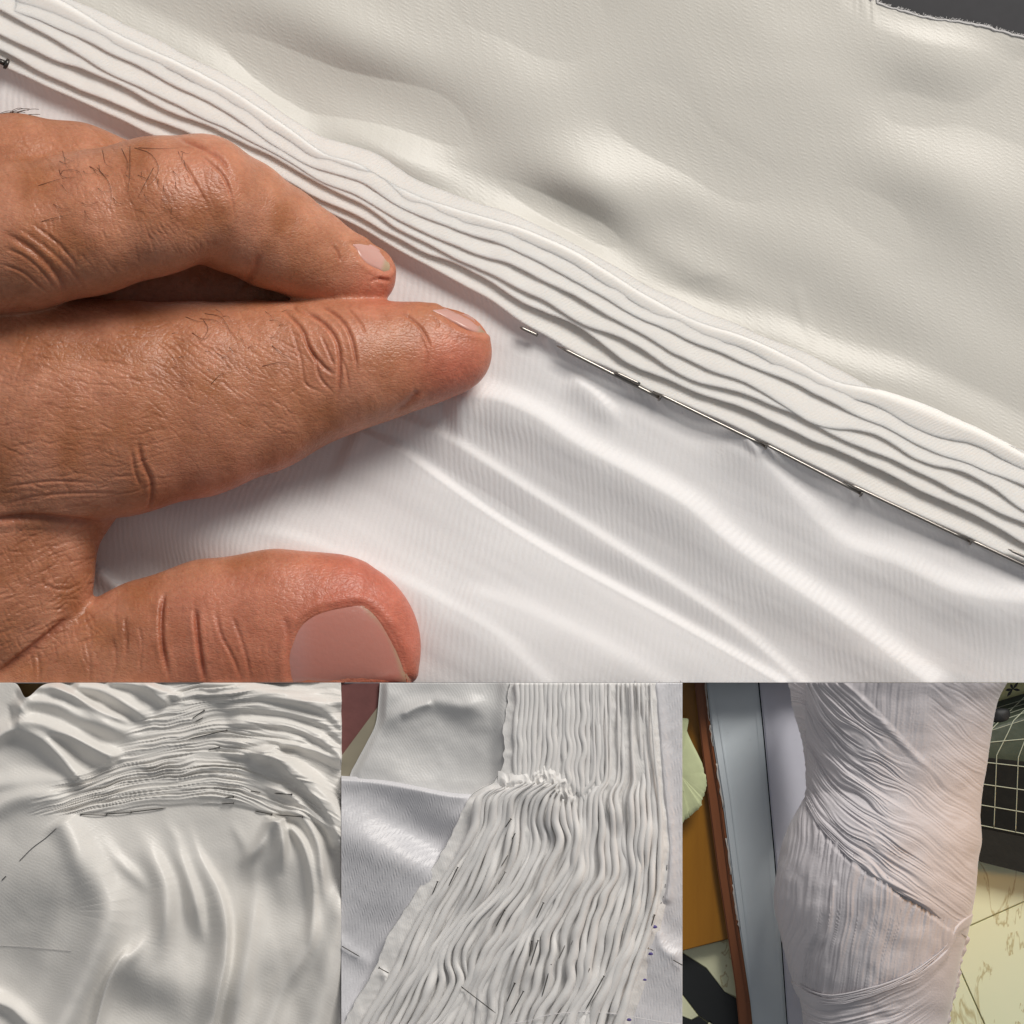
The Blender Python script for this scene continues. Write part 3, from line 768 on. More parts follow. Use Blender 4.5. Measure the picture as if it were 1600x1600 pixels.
for i in range(12):
    x = rnd.uniform(-20, 22); y = rnd.uniform(180, 190)
    spec.append((np.stack([np.linspace(x, x + rnd.uniform(25, 45), 9), y - 14 * np.sin(np.linspace(0, 1.9, 9)) * rnd.uniform(.3, 1), np.full(9, Z1 + 95.) + np.linspace(0, 12, 9)], -1), .42))
o = tubes('hair', spec, M['hair'], hand, 4); o['kind'] = 'stuff'
# ------------------------------------------------------------------ lower left: draped satin with gathered waist
def zz2(p): return [(x * .3375, 1060 + y * .3375) for x, y in p]
o = prism('brown_backdrop', [(-80, 1067.5), (525, 1067.5), (525, 1680), (-80, 1680)], -150, -75, plain('brown_tabletop', (.30, .19, .06), rough=.6, var=.4)); o['kind'] = 'structure'
o.name = 'table_surface'
drape = empty('draped_satin_dress', tuple(W(np.array(260.), np.array(1330.), np.array(0.))),
              'white satin drape with tight horizontal pinned gathers above long hanging folds', 'draped fabric')
nx, ny = 500, 560
u = np.linspace(-70, 532.6, nx); t = np.linspace(0, 1, ny)[:, None]
ctop = lambda x: 1066.8 + 23 * np.exp(-(np.where(x < 40, (x - 40) / 9.0, (x - 40) / 20.0)) ** 2)
U = np.broadcast_to(u, (ny, nx)).copy(); V = 1066.8 * (1 - t) + 1670 * t; V = V + (ctop(u) - 1066.8) * np.exp(-(V - 1066.8) / 28)
H = np.zeros_like(U)
R = lambda pts, A, wl, wr, ends=(.2, .2): ridge(H, U, V, zz2(pts), A * (2.2 if pts[-1][1] > 850 or pts[0][1] > 600 else 1.55), wl, wr, ends)
# folds fanning to the upper left (travel right-down: left side faces the window)
R([(60, 170), (130, 110), (260, 120), (400, 190), (560, 240), (680, 260)], 15, 12, 14, (.12, .3))
R([(80, 90), (180, 40), (320, 80), (460, 170), (600, 220)], 12, 10, 10, (.1, .3))
R([(200, 20), (330, 70), (470, 150), (640, 220)], 9, 7, 6)
R([(320, 30), (480, 60), (600, 130), (720, 205)], 13, 12, 9, (.1, .25))
R([(480, 15), (640, 30), (730, 80), (790, 125)], 12, 11, 7, (.1, .2))
R([(640, 10), (760, 60), (850, 90)], 7, 6, 6)
R([(50, 190), (160, 200), (300, 250), (430, 330), (550, 395)], 14, 15, 11, (.1, .1))
R([(180, 240), (330, 270), (480, 340), (600, 380)], 5, 8, 6)
R([(-60, 300), (60, 235), (180, 270), (270, 350), (350, 440), (420, 490)], 15, 14, 10, (0, .15))
R([(-60, 500), (80, 480), (250, 470), (400, 500)], 7, 16, 14, (0, .3))
R([(-60, 620), (60, 560), (200, 540), (360, 560)], 7, 14, 18, (0, .3))
# folds sweeping to the right
R([(900, 70), (1050, 40), (1250, 60), (1480, 110), (1600, 110)], 10, 12, 10, (.2, 0))
R([(950, 110), (1100, 85), (1300, 100), (1500, 150), (1600, 240)], 11, 11, 8, (.2, 0))
R([(1000, 150), (1150, 130), (1350, 160), (1500, 210), (1600, 300)], 9, 9, 7, (.2, 0))
R([(1040, 205), (1180, 205), (1350, 225), (1500, 290), (1600, 380)], 11, 12, 7, (.15, 0))
R([(1050, 245), (1200, 255), (1320, 265), (1450, 300)], 5, 6, 4)
R([(1000, 300), (1150, 295), (1300, 290), (1450, 330), (1600, 400)], 9, 8, 8, (.2, 0))
R([(1000, 345), (1180, 345), (1300, 315), (1400, 300)], 6, 6, 5)
R([(1150, 370), (1260, 375), (1350, 440), (1460, 540), (1540, 650), (1580, 760)], 18, 16, 9, (.15, 0))
R([(1050, 350), (1250, 355), (1420, 450), (1530, 560), (1600, 680)], 7, 10, 8, (.2, 0))
R([(1200, 500), (1320, 530), (1420, 600), (1510, 690), (1560, 800)], 10, 9, 6, (.2, .1))
R([(1300, 590), (1400, 640), (1470, 760), (1490, 900), (1500, 1100)], 10, 10, 10, (.2, .3))
R([(1320, 660), (1400, 760), (1440, 900), (1450, 1050), (1430, 1300)], 8, 9, 8, (.1, .3))
# hanging folds (travel downward: left side = right on the picture = towards the window)
R([(290, 655), (380, 780), (470, 950), (500, 1100), (430, 1300), (350, 1480), (270, 1640)], 20, 28, 32, (.6, 0))
R([(720, 1130), (640, 1240), (560, 1330), (490, 1450), (430, 1640)], 10, 12, 9, (.6, 0))
R([(610, 1230), (540, 1320), (490, 1430), (440, 1640)], 6, 5, 4, (.3, 0))
R([(430, 660), (540, 830), (640, 930), (700, 1010)], 3, 10, 10, (.5, .5))
R([(600, 640), (690, 800), (760, 940), (770, 1080), (750, 1220), (700, 1350)], 14, 16, 18, (.6, .4))
R([(740, 630), (820, 800), (890, 980), (920, 1120), (950, 1280)], 10, 11, 14, (.6, .4))
R([(850, 630), (920, 820), (1010, 980), (1045, 1130), (1040, 1300), (1010, 1450), (970, 1640)], 15, 8, 20, (.55, 0))
R([(1130, 660), (1170, 900), (1170, 1100), (1130, 1350), (1080, 1640)], 10, 16, 18, (.6, 0))
R([(1290, 640), (1310, 760), (1300, 920)], 14, 8, 14, (.08, .6))
R([(1270, 640), (1200, 780), (1100, 880)], 8, 10, 10, (.06, .6))
R([(1500, 1000), (1420, 1250), (1300, 1450), (1230, 1640)], 9, 14, 20, (.3, 0))
R([(1580, 900), (1540, 1250), (1450, 1640)], 12, 22, 26, (.3, 0))
R([(750, 640), (820, 740), (870, 860)], 1.0, 9, 7, (.5, .5))
R([(1060, 640), (1110, 740), (1160, 850)], 1.0, 9, 7, (.5, .5))
R([(-60, 1480), (40, 1520), (90, 1560), (170, 1640)], 9, 14, 10, (0, 0))
R([(270, 640), (340, 760), (370, 900), (330, 1100)], 7, 22, 20, (.1, .5))
for p, ra, rb, s in [((130, 1020), 110, 90, .45), ((110, 1300), 90, 80, .40), ((250, 1050), 50, 60, .2), ((760, 760), 60, 130, -.12), ((450, 760), 60, 60, -.14), ((1200, 880), 45, 50, .5), ((600, 1420), 60, 60, .45),
                     ((800, 1500), 50, 90, .4), ((1350, 1000), 60, 60, .3), ((1080, 1500), 60, 40, .3), ((230, 380), 50, 50, .25), ((120, 650), 50, 60, .25), ((1300, 1350), 60, 50, .35), ((720, 1330), 40, 60, -.2)]:
    tilt(H, U, V, (p[0] * .3375, 1060 + p[1] * .3375), ra * .8, rb * .6, s * .95)
# tight gathers running across
zx = U / .3375; zy = (V - 1060) / .3375
cy = curve([(0, 560), (300, 480), (560, 400), (800, 360), (1000, 340), (1300, 380), (1600, 500)])(zx)
span = curve([(0, .95), (300, .85), (600, .95), (900, 1.0), (1200, 1.15), (1400, 1.35), (1600, 1.7)])(zx)
psi = (zy - cy) / span
env = sstep(270, 190, psi) * sstep(-400, -330, psi)
ll = curve([(0, 850), (100, 770), (200, 680), (300, 590), (400, 470), (500, 280), (620, 180), (900, 180)])(zy)
ex = sstep(-90, 110, zx - ll) * (1 - .5 * sstep(1080, 1330, zx)) * env
low_edge = curve([(0, 640), (320, 630), (600, 620), (780, 598), (900, 590), (1100, 596), (1250, 630), (1400, 640), (1600, 760)])(zx)
ex = ex * sstep(4, -12, zy - low_edge)
wv = psi + 16 * noise(zx / 210, psi / 90, 51) + 5 * noise(zx / 70, psi / 30, 52)
gath = 1 - np.abs(noise(wv / 13, zx / 340, 53)) * 1.9
gath += .5 * (1 - np.abs(noise(wv / 8, zx / 500, 54)) * 2)
H += ex * 6.0 * gath * (.6 + .5 * noise(zx / 120, zy / 60, 59))
H += 5 * env * sstep(200, 500, zx) * sstep(6, -14, zy - low_edge)     # the gathered part stands above the plain part
H += 2.2 * fbm(U / 70, V / 70, 57, 3) * (1 - ex)
streak = fbm((zx - 800) / (60 + np.clip(zy, 0, 2000) * .09), zy / 900, 58, 2)
H += 6 * streak * sstep(650, 1000, zy)
H = H - 22 + 12 * sstep(1600, 1000, zx) * 0
edge = sstep(1066, 1078, V); H = H * 1.0
H = np.where(U > 520, H * 1.0, H)
sheet('satin', U, V, H - 8, M['drape'], drape, skirt=-120)
def d2h(x, y):       # surface height there
    i = np.argmin(np.abs(u - x)); j = np.argmin(np.abs(V[:, i] - y)); return float(H[j, i] - 8)
HH2 = H - 8; U2, V2 = U, V
def hat(Ua, Va, Ha, x, y):
    i = int(np.argmin((Ua - x) ** 2 + (Va - y) ** 2)); return float(Ha.ravel()[i])
grp = None
for a, b, lab, hd in [((500, 634), (375, 630), 'pin at the left end of the lower gather line', 1), ((615, 620), (495, 628), 'pin second from left along the lower gather line', 1), ((770, 600), (608, 619), 'pin third from left along the lower gather line', 1),
                  ((1180, 614), (1258, 630), 'pin left of the white pucker at the right end of the gathers', 1), ((1275, 631), (1400, 641), 'pin right of the white pucker where the folds turn down', 1),
                  ((870, 282), (1050, 240), 'long dark pin slanting through the middle of the gathers', 1), ((890, 186), (945, 148), 'short dark pin highest in the gathers', 1), ((965, 331), (1015, 319), 'short pin just below the long slanting one in the gathers', 1),
                  ((1025, 581), (1080, 578), 'tiny pin close above the plain cloth, right of centre', 1), ((1040, 553), (1080, 548), 'tiny pin in the lower gathers, above another tiny one', 1), ((1270, 533), (1350, 537), 'pin lying in a fold at the right of the gathers', 1),
                  ((905, 200), (940, 182), 'short dark pin just beneath the highest one', 0), ((1160, 522), (1205, 527), 'short pin in the gathers left of the right hand folds', 0)]:
    (xa, ya), (xb, yb) = zz2([a, b]); ha = hat(U2, V2, HH2, xa, ya); hb = hat(U2, V2, HH2, xb, yb)
    pin((xa, ya), (xb, yb), ha + 1.5, hb + 2.2, .75, lab + ', lower left picture', 'b' if hd else None, 'darkpin', group='pins in the draped satin', headr=1.7)
def thread(name, pts, r, mat, label, Ua, Va, Ha, cat='thread'):
    c = spline(pts, 40); P3 = np.array([(x, y, hat(Ua, Va, Ha, x, y) + 1.2) for x, y in c])
    o = tubes(name, [(P3, r)], M[mat], None, 5); tag(o, label, cat, 'loose threads on the draped satin'); return o
thread('loose_thread', zz2([(90, 845), (150, 785), (210, 740), (260, 695)]), .55, 'blackthread', 'thin dark thread lying slanted on the smooth satin left of the folds', U2, V2, HH2)
thread('loose_thread', zz2([(8, 935), (28, 915)]), .7, 'blackthread', 'tiny dark thread end at the far left edge of the draped satin', U2, V2, HH2)
thread('loose_thread', zz2([(-20, 1235), (120, 1242), (330, 1262)]), .4, 'thread', 'faint pale thread lying level across the lower left satin', U2, V2, HH2)

# ------------------------------------------------------------------ lower middle: gathered strip pinned on ribbed cloth
def z3(p): return [(530 + x * .3375, 1060 + y * .3375) for x, y in p]
o = prism('table_mat', [(533.4, 1067.5), (700, 1067.5), (700, 1400), (533.4, 1400)], -60, -30, plain('maroon_mat', (.20, .075, .07), rough=.8, var=.3, scale=500, bump=.6)); o['kind'] = 'structure'
o2 = prism('paper_strip', z3([(-20, 400), (180, 130), (190, 260), (60, 480), (-20, 520)]), -29, -27, plain('beige_paper', (.30, .27, .20), rough=.8, var=.15)); tag(o2, 'beige paper strip lying on the maroon mat beside the grey satin', 'paper')
o2.location.z += .004 * K
gar = empty('gathered_garment', tuple(W(np.array(800.), np.array(1330.), np.array(0.))),
            'white garment piece with a thick band of rope-like gathers pinned down its middle', 'garment')
# upper grey satin
nx, ny = 150, 120
t = np.linspace(0, 1, nx)[None, :]; v = np.linspace(1067, 1262, ny)[:, None]
lf = curve([(1060, 594), (1090, 592), (1130, 587), (1160, 573), (1190, 557), (1215, 546), (1270, 540)])(v)
U = lf * (1 - t) + 840 * t; V = np.broadcast_to(v, U.shape).copy(); H = np.zeros_like(U)
R3 = lambda pts, A, wl, wr, ends=(.2, .2): ridge(H, U, V, z3(pts), A, wl, wr, ends)
R3([(180, 250), (300, 150), (440, 110), (560, 130), (700, 110)], 8, 12, 14)
R3([(280, 180), (360, 135), (440, 115)], 5, 5, 5)
R3([(780, 20), (770, 200), (760, 480)], 12, 16, 14, (0, 0))
tilt(H, U, V, z3([(560, 170)])[0], 26, 55, .6); tilt(H, U, V, z3([(600, 330)])[0], 26, 55, .25); tilt(H, U, V, z3([(300, 400)])[0], 26, 60, -.3); tilt(H, U, V, z3([(330, 70)])[0], 22, 60, -.3)
H += 3 * fbm(U / 50, V / 50, 63, 3)
e = sstep(0, .06, t); H = H * e - 10 * (1 - e)
sheet('upper_panel', U, V, H - 14, M['grey_satin'], gar, skirt=-60)
# left ribbed panel
nx, ny = 190, 220
u = np.linspace(533.4, 830, nx); t = np.linspace(0, 1, ny)[:, None]
tp = curve([(530, 1212), (560, 1214), (600, 1219), (650, 1228), (700, 1238), (745, 1242), (830, 1250)])(u)
U = np.broadcast_to(u, (ny, nx)).copy(); V = tp * (1 - t) + 1670 * t; H = np.zeros_like(U)
ridge(H, U, V, z3([(0, 470), (300, 490), (620, 545)]), 6, 4, 16, (0, .1))
tilt(H, U, V, z3([(420, 640)])[0], 30, 60, .5); tilt(H, U, V, z3([(360, 800)])[0], 24, 60, -.5); tilt(H, U, V, z3([(60, 620)])[0], 34, 50, -.2); tilt(H, U, V, z3([(150, 1050)])[0], 60, 80, .25)
tilt(H, U, V, z3([(60, 1500)])[0], 50, 50, -.2); tilt(H, U, V, z3([(80, 800)])[0], 40, 50, .15)
ridge(H, U, V, z3([(0, 1230), (90, 1290), (180, 1340)]), 4, 12, 12, (0, .4))
H += 2.5 * fbm(U / 60, V / 60, 67, 3)
H -= 8 * sstep(.015, 0, t)
sheet('ribbed_panel', U, V, H - 6, M['lilac'], gar, skirt=-60)
U3L, V3L, H3L = U, V, H - 6
# base under the gathers with a plain margin on its left
Lp = [(1040, 804), (1067, 803), (1100, 800), (1160, 796), (1200, 790), (1222, 782), (1232, 762), (1245, 742), (1270, 728), (1310, 712), (1345, 692), (1370, 675), (1400, 655), (1440, 628), (1480, 606), (1520, 590), (1560, 568), (1600, 545), (1670, 515)]
Rp = [(1040, 1024), (1067, 1024), (1160, 1029), (1250, 1038), (1320, 1043), (1380, 1040), (1410, 1033), (1450, 1024), (1500, 1012), (1550, 996), (1600, 978), (1670, 955)]
fL = curve(Lp); fR = curve(Rp)
nx, ny = 200, 330
v = np.linspace(1066.9, 1670, ny)[:, None]; t = np.linspace(0, 1, nx)[None, :]
wob = 3 * noise(v / 26, 0 * v, 71) + 1.5 * noise(v / 9, 0 * v, 72)
U = (fL(v) - 8 + wob) * (1 - t) + (fR(v) + 8) * t; V = np.broadcast_to(v, U.shape).copy()
H = 2.5 * fbm(U / 26, V / 26, 73, 3) + 5 * sstep(0, .10, t) * sstep(1, .95, t) + 4
ridge(H, U, V, z3([(800, 480), (740, 640), (650, 760), (560, 860)]), 7, 5, 10)
ridge(H, U, V, z3([(185, 1330), (215, 1400), (205, 1480)]), 5, 6, 6)
sheet('gathered_backing', U, V, H, M['rope'], gar, skirt=-40)
# right panel
nx, ny = 60, 260
v = np.linspace(1066.9, 1670, ny)[:, None]; t = np.linspace(0, 1, nx)[None, :]
U = (fR(v) - 30) * (1 - t) + 1066.3 * t; V = np.broadcast_to(v, U.shape).copy(); H = np.zeros_like(U)
seam = [(1456, 32), (1472, 200), (1488, 420), (1505, 600), (1522, 800), (1510, 980), (1490, 1050)]
ridge(H, U, V, z3([(x + 14, y) for x, y in seam]), 6, 9, 4, (0, .1))
tilt(H, U, V, z3([(1560, 1240)])[0], 20, 30, -.3); tilt(H, U, V, z3([(1540, 1450)])[0], 30, 40, .15)
ridge(H, U, V, z3([(1460, 1120), (1500, 1250), (1590, 1300)]), 4, 8, 8)
H += 1.5 * fbm(U / 40, V / 40, 75, 3)
sheet('right_panel', U, V, H + 3, M['lilac'], gar, skirt=-60)
U3R, V3R, H3R = U, V, H + 3
# gathers: ropes of cloth, each a part
def rope(pts3, rad, fl=.8):
    x = pts3; V3, Q, T3 = tube(x, rad, 8, fl)
    s = np.repeat(np.arange(len(x)) * .05, 8); a = np.tile(np.arange(8) * .05, len(x))
    make('gather', W(V3[:, 0], V3[:, 1], V3[:, 2]), Q, M['rope'], gar, uv=np.stack([a, s], -1), tris=T3)
rnd = random.Random(31)
NR = 33
vstart = curve([(0, 1238), (.15, 1226), (.3, 1222), (.45, 1240), (.6, 1262), (.8, 1285), (1, 1310)])
for k in range(NR):
    f = (k + .5) / NR
    vs = float(vstart(f)) + rnd.uniform(-6, 6)
    if f > .56: vs = 1067.2
    vv = np.arange(vs, 1668, 4.0); n = len(vv)
    amp = sstep(vs, vs + 70, vv) if f <= .56 else .25 + .75 * sstep(1150, 1350, vv)
    ff = f + amp * (.042 * noise(vv / 95 + 2.0 * f, 0 * vv + f * 4.0, 81) + .019 * noise(vv / 44, 0 * vv + f * 7 + 5, 82)) + .004 * noise(vv / 24, 0 * vv + k * 3.3, 83) * amp
    # a few neighbours cling together leaving gaps
    ff += .022 * noise(vv / 120, 0 * vv + math.floor(f * 9) * 2.7, 84) * amp
    ff = f + (ff - f) * min(1, 4.5 * f * (1 - f) + .15)
    Lm = fL(vv) + 16 * sstep(1240, 1300, vv) + 4; uu = Lm * (1 - ff) + (fR(vv) - 4) * ff
    sp_ = (fR(vv) - Lm) / NR
    rad = sp_ * (.57 - .13 * sstep(1290, 1420, vv) * (1 - .6 * f) + .20 * noise(vv / 80, 0 * vv + k * 1.7, 85) + .05 * noise(vv / 20, 0 * vv + k * 2.9, 89)) * ((.35 + .65 * sstep(vs, vs + 26, vv)) if f <= .56 else (.62 + .38 * sstep(1180, 1330, vv) + .14 * noise(vv / 25, 0 * vv + k, 93)))
    hh = 13 + 7.5 * noise(vv / 60, 0 * vv + k * 1.3, 86) + 2.5 * math.sin(k * 2.4) + (8 if f <= .56 else 0) * (1 - sstep(vs + 10, vs + 80, vv)) - (1.5 * sstep(1300, 1180, vv) if f > .56 else 0) + sstep(1300, 1450, vv) * 2
    rope(np.stack([uu, vv, hh], -1), rad, .95)
for k in range(30):      # finer straight gathers at the top
    f = (k + .5) / 30; ve = float(vstart(f)) + 14 + rnd.uniform(-8, 8)
    if f > .62: continue
    vv = np.arange(1067.2, ve, 3.5)
    ff = f + .012 * noise(vv / 26, 0 * vv + k * .8, 87) + .016 * noise(vv / 45, 0 * vv + f * 5, 88) * sstep(1090, 1180, vv) + .012 * np.sin((ve - vv) / 7 + k) * sstep(ve - 40, ve, vv)
    uu = (805 - 8 * sstep(1100, 1200, vv)) * (1 - ff) + (fR(vv) - 2) * ff
    rad = 4.0 + .7 * noise(vv / 30, 0 * vv + k, 90)
    hh = 9.6 + .9 * math.sin(k * 1.9) + .9 * noise(vv / 30, 0 * vv + k * 2.1, 91)
    rope(np.stack([uu, vv, hh], -1), rad * sstep(ve + 4, ve - 20, vv) + .4, .85)
# crumpled turn between the straight and the fanned gathers
nx, ny = 150, 60
uu = np.linspace(778, 912, nx)[None, :]; t = np.linspace(0, 1, ny)[:, None]
vc = vstart((uu - 782) / 250.) + 2
U = np.broadcast_to(uu, (ny, nx)).copy(); V = vc - 32 + 60 * t + 4 * noise(uu / 12, 0 * uu, 151) * (t - .5) * 2
wx = 6 * noise(U / 14, V / 14, 152); wy = 6 * noise(U / 14, V / 14, 153)
rg = 1 - 2 * np.abs(noise((U + wx) / 8, (V + wy) / 22, 154)); rg2 = 1 - 2 * np.abs(noise((U + wy) / 9, (V + wx) / 9, 155))
bump_ = sstep(0, .35, t) * sstep(1, .6, t) * sstep(778, 790, U) * sstep(912, 880, U)
H = 5 + bump_ * (10.5 + 3.4 * rg + 1.0 * rg2)
sheet('crumpled_turn', U, V, H, M['rope'], gar)
# ink marks along the right margin
ink = plain('violet_ink', (.10, .08, .30), rough=.7)
for x, y, a in [(1460, 1150, 10), (1442, 1275, 9), (1415, 1395, 7), (1342, 1580, 9)]:
    (cx, cy_), = z3([(x, y)]); rr = a * .3375; an = np.linspace(0, 6.283, 10)[:-1]; hb = 17.5
    P3 = [(cx + rr * 1.3 * math.cos(q) * (1 + .2 * math.sin(3 * q)), cy_ + rr * .8 * math.sin(q), 0) for q in an]
    P3 = np.array(P3); Vt = W(P3[:, 0], P3[:, 1], np.full(9, hb)); Vb = W(P3[:, 0], P3[:, 1], np.full(9, hb - 1.5))
    q = [(i, 9 + i, 9 + (i + 1) % 9, (i + 1) % 9) for i in range(9)]
    make('ink_mark', np.concatenate([Vt, Vb]), q, ink, gar, tris=[(0, i, i + 1) for i in range(1, 8)], smooth=False)
# running stitches beside the seam
c = spline(z3(seam), 26)
spec = []
for i in range(0, 25):
    p = c[i]; q = p + (c[i + 1] - p) * .55; h = hat(U3R, V3R, H3R, *p)
    spec.append((np.array([(p[0] - 1, p[1], h + 1.4), ((p[0] + q[0]) / 2 - 1, (p[1] + q[1]) / 2, h + 2), (q[0] - 1, q[1], h + 1.4)]), .5))
for s_ in spec[::2]: tubes('stitch', [s_], M['blackthread'], gar, 4)
P3 = [((455, 942), (425, 1015), 'pin on the plain left margin of the gathers, highest of the margin', 1), ((548, 876), (505, 965), 'dark pin in the first groove from the left edge', 1), ((795, 652), (768, 690), 'short pin highest in the gathers below the crumpled turn', 1),
      ((815, 716), (800, 745), 'tiny pin just beneath the highest one', 0), ((768, 898), (735, 955), 'bright headed pin among the upper left gathers', 1), ((782, 818), (750, 870), 'pin above the bright headed pin among the left gathers', 0),
      ((765, 1075), (725, 1150), 'pin in the open gap left of centre', 1), ((945, 1040), (912, 1112), 'pin down the middle of a fat central fold', 1), ((890, 1217), (880, 1290), 'left one of the two pins side by side in the central gap', 1),
      ((920, 1215), (884, 1330), 'right and longer one of the two pins side by side in the central gap', 1), ((1100, 1180), (1072, 1235), 'pin with bright round head right of the centre', 1), ((1045, 1237), (1015, 1300), 'dark pin below left of the bright round head', 0),
      ((980, 1325), (938, 1475), 'long dark pin deep between the lower central gathers', 1), ((1225, 1380), (1140, 1535), 'long pin slanting across the lower right gathers', 1), ((812, 1412), (775, 1500), 'pin between gathers right above the loose slanting pin', 1),
      ((852, 1450), (792, 1560), 'long pin alongside the bottom central gathers', 1), ((565, 1427), (725, 1550), 'long dark pin lying loosely across the bottom gathers, pointing down right', 0), ((205, 1478), (140, 1590), 'dark pin in the bottom left corner of the gathers', 1),
      ((185, 1340), (232, 1366), 'short pin entering the left margin low down', 1), ((-25, 1225), (95, 1288), 'pin sticking in from the left over the ribbed cloth', 0), ((1660, 1352), (1545, 1303), 'pin poking out at the far right of the smooth cloth', 0),
      ((1460, 1096), (1446, 1145), 'pin beside the topmost violet ink mark', 1), ((1432, 1250), (1455, 1260), 'tiny bright pin above the second violet ink mark', 1), ((1160, 1342), (1135, 1400), 'rusty brown pin in the lower right gathers', 0)]
for a, b, lab, hd in P3:
    (xa, ya), (xb, yb) = z3([a, b])
    onleft = b[0] < 240 or a[0] < 460; onright = a[0] > 1540
    h = (hat(U3L, V3L, H3L, xa, ya) + 3) if a[0] < 0 else (16 if a[0] < 240 or a[0] == 455 else (hat(U3R, V3R, H3R, xb, yb) + 3 if onright else 22.5))
    if a == (-25, 1225): xa = 534.5; ya = 1478.5
    if onright: xa, ya = 1066, 1508
    pin((xb, yb), (xa, ya), h + (0 if a[0] != 565 else 3), h + 1.5, .8, lab, 'b' if hd else None, 'pin' if ('bright' in lab) else 'darkpin', group='pins in the rope-like gathers', headr=1.9)
cT = spline(z3([(780, 1600), (880, 1585), (960, 1560), (1100, 1545), (1250, 1550), (1400, 1575), (1500, 1592), (1580, 1600)]), 50)
o = tubes('loose_thread', [(np.stack([cT[:, 0], cT[:, 1], 25 + 2 * np.sin(np.linspace(0, 9, 50))], -1), .6)], plain('pale_thread', (.8, .78, .8), rough=.5), None, 5)
tag(o, 'pale glossy thread curving across the bottom of the rope-like gathers', 'thread')
# ------------------------------------------------------------------ lower right: draped dress form in a room
def z4(p): return [(1060 + x * .3375, 1060 + y * .3375) for x, y in p]
def z4f(pts): return [(1060 + y * .3375, 1060 + x * .3375) for x, y in pts]
def floor_mat():
    m = NT('veined_marble'); b = m.b; tc = m.n('ShaderNodeTexCoord')
    mp = m.n('ShaderNodeMapping'); mp.inputs['Scale'].default_value = (1 / (100 * K),) * 3; m.l(tc.outputs['Object'], mp.inputs[0])
    n1 = m.n('ShaderNodeTexNoise', i_Scale=1.6, i_Detail=7.0, i_Distortion=.8); m.l(mp.outputs[0], n1.inputs[0])
    m2 = m.n('ShaderNodeMapping'); m2.inputs['Scale'].default_value = (2.2, .7, 1); m2.inputs['Rotation'].default_value = (0, 0, .2); m.l(mp.outputs[0], m2.inputs[0])
    n2 = m.n('ShaderNodeTexNoise', i_Scale=1.1, i_Detail=8.0, i_Distortion=.6); m.l(m2.outputs[0], n2.inputs[0])
    ve = m.math('ABSOLUTE', m.math('SUBTRACT', n2.outputs[0], .5))
    r = m.n('ShaderNodeMapRange'); m.l(ve, r.inputs[0]); r.inputs[1].default_value = 0; r.inputs[2].default_value = .02; r.inputs[3].default_value = 1; r.inputs[4].default_value = 0
    g = m.math('MULTIPLY', r.outputs[0], m.math('GREATER_THAN', n1.outputs[0], .46))
    c = m.mix(m.math('MULTIPLY', g, .75), (.95, .95, .66), (.45, .30, .08))
    m.l(m.mix(m.math('MULTIPLY', n1.outputs[0], .35), c, (.80, .86, .56)), b.inputs['Base Color'])
    b.inputs['Roughness'].default_value = .22
    return m.m
fm = floor_mat()
M['tile_black'] = plain('black_tile', (.025, .027, .028), rough=.3)
fl = prism('floor', [(1050, 1030), (1720, 1030), (1720, 1720), (1050, 1720)], -420, -404, plain('tile_joint', (.52, .50, .32), rough=.8)); fl['kind'] = 'structure'
# floor tiles, seen a little askew
def tile(poly, mat): return prism('tile', poly, -403.6, -396, mat, fl, bevel=.6)
A = math.radians(-24); ca, sa = math.cos(A), math.sin(A)
ts = 190
for i in range(-2, 5):
    for j in range(-1, 5):
        x0, y0 = 1400 + (i - 2) * ts, 1290 + (j - 1) * ts
        q = [(x0 + 1, y0 + 1), (x0 + ts - 1, y0 + 1), (x0 + ts - 1, y0 + ts - 1), (x0 + 1, y0 + ts - 1)]
        q = [(1400 + (x - 1400) * ca - (y - 1290) * sa, 1290 + (x - 1400) * sa + (y - 1290) * ca) for x, y in q]
        cx = sum(p[0] for p in q) / 4; cy_ = sum(p[1] for p in q) / 4
        if not (1240 < cx < 1760 and 1200 < cy_ < 1760): continue
        tile(q, fm)
# left corner: pale tiles crossed by black inlays
tile(z4([(10, 1262), (232, 1208), (285, 1480), (215, 1450), (130, 1340), (20, 1268)]), fm)
tile(z4([(10, 1265), (130, 1345), (215, 1452), (300, 1500), (330, 1700), (180, 1620), (95, 1560), (10, 1450)]), M['tile_black'])
tile(z4([(10, 1455), (92, 1562), (60, 1580), (10, 1560)]), fm)
tile(z4([(10, 1562), (60, 1583), (95, 1565), (140, 1600), (120, 1720), (10, 1720)]), M['tile_black'])
tile(z4([(145, 1578), (178, 1625), (260, 1680), (260, 1760), (110, 1760), (122, 1640)]), fm)

# orange wooden door at the back
door = empty('wooden_door', tuple(W(np.array(1090.), np.array(1250.), np.array(-330.))), 'ochre brown wooden door behind the reddish frame at the left', 'door')
def wood(name, c1, c2, rot=0.1):
    m = NT(name); b = m.b; tc = m.n('ShaderNodeTexCoord')
    mp = m.n('ShaderNodeMapping'); mp.inputs['Scale'].default_value = (9 / (100 * K), .5 / (100 * K), 1 / (100 * K)); mp.inputs['Rotation'].default_value = (0, 0, rot); m.l(tc.outputs['Object'], mp.inputs[0])
    n = m.n('ShaderNodeTexNoise', i_Scale=.6, i_Detail=5.0); m.l(mp.outputs[0], n.inputs[0])
    m.l(m.mix(n.outputs[0], c1, c2), b.inputs['Base Color']); b.inputs['Roughness'].default_value = .35; m.l(m.bump(n.outputs[0], .5, 1.0), b.inputs['Normal'])
    return m.m
M['ochre'] = wood('ochre_wood', (.42, .19, .015), (.30, .12, .01)); M['redwood'] = wood('red_brown_wood', (.30, .11, .045), (.19, .06, .02), .15)
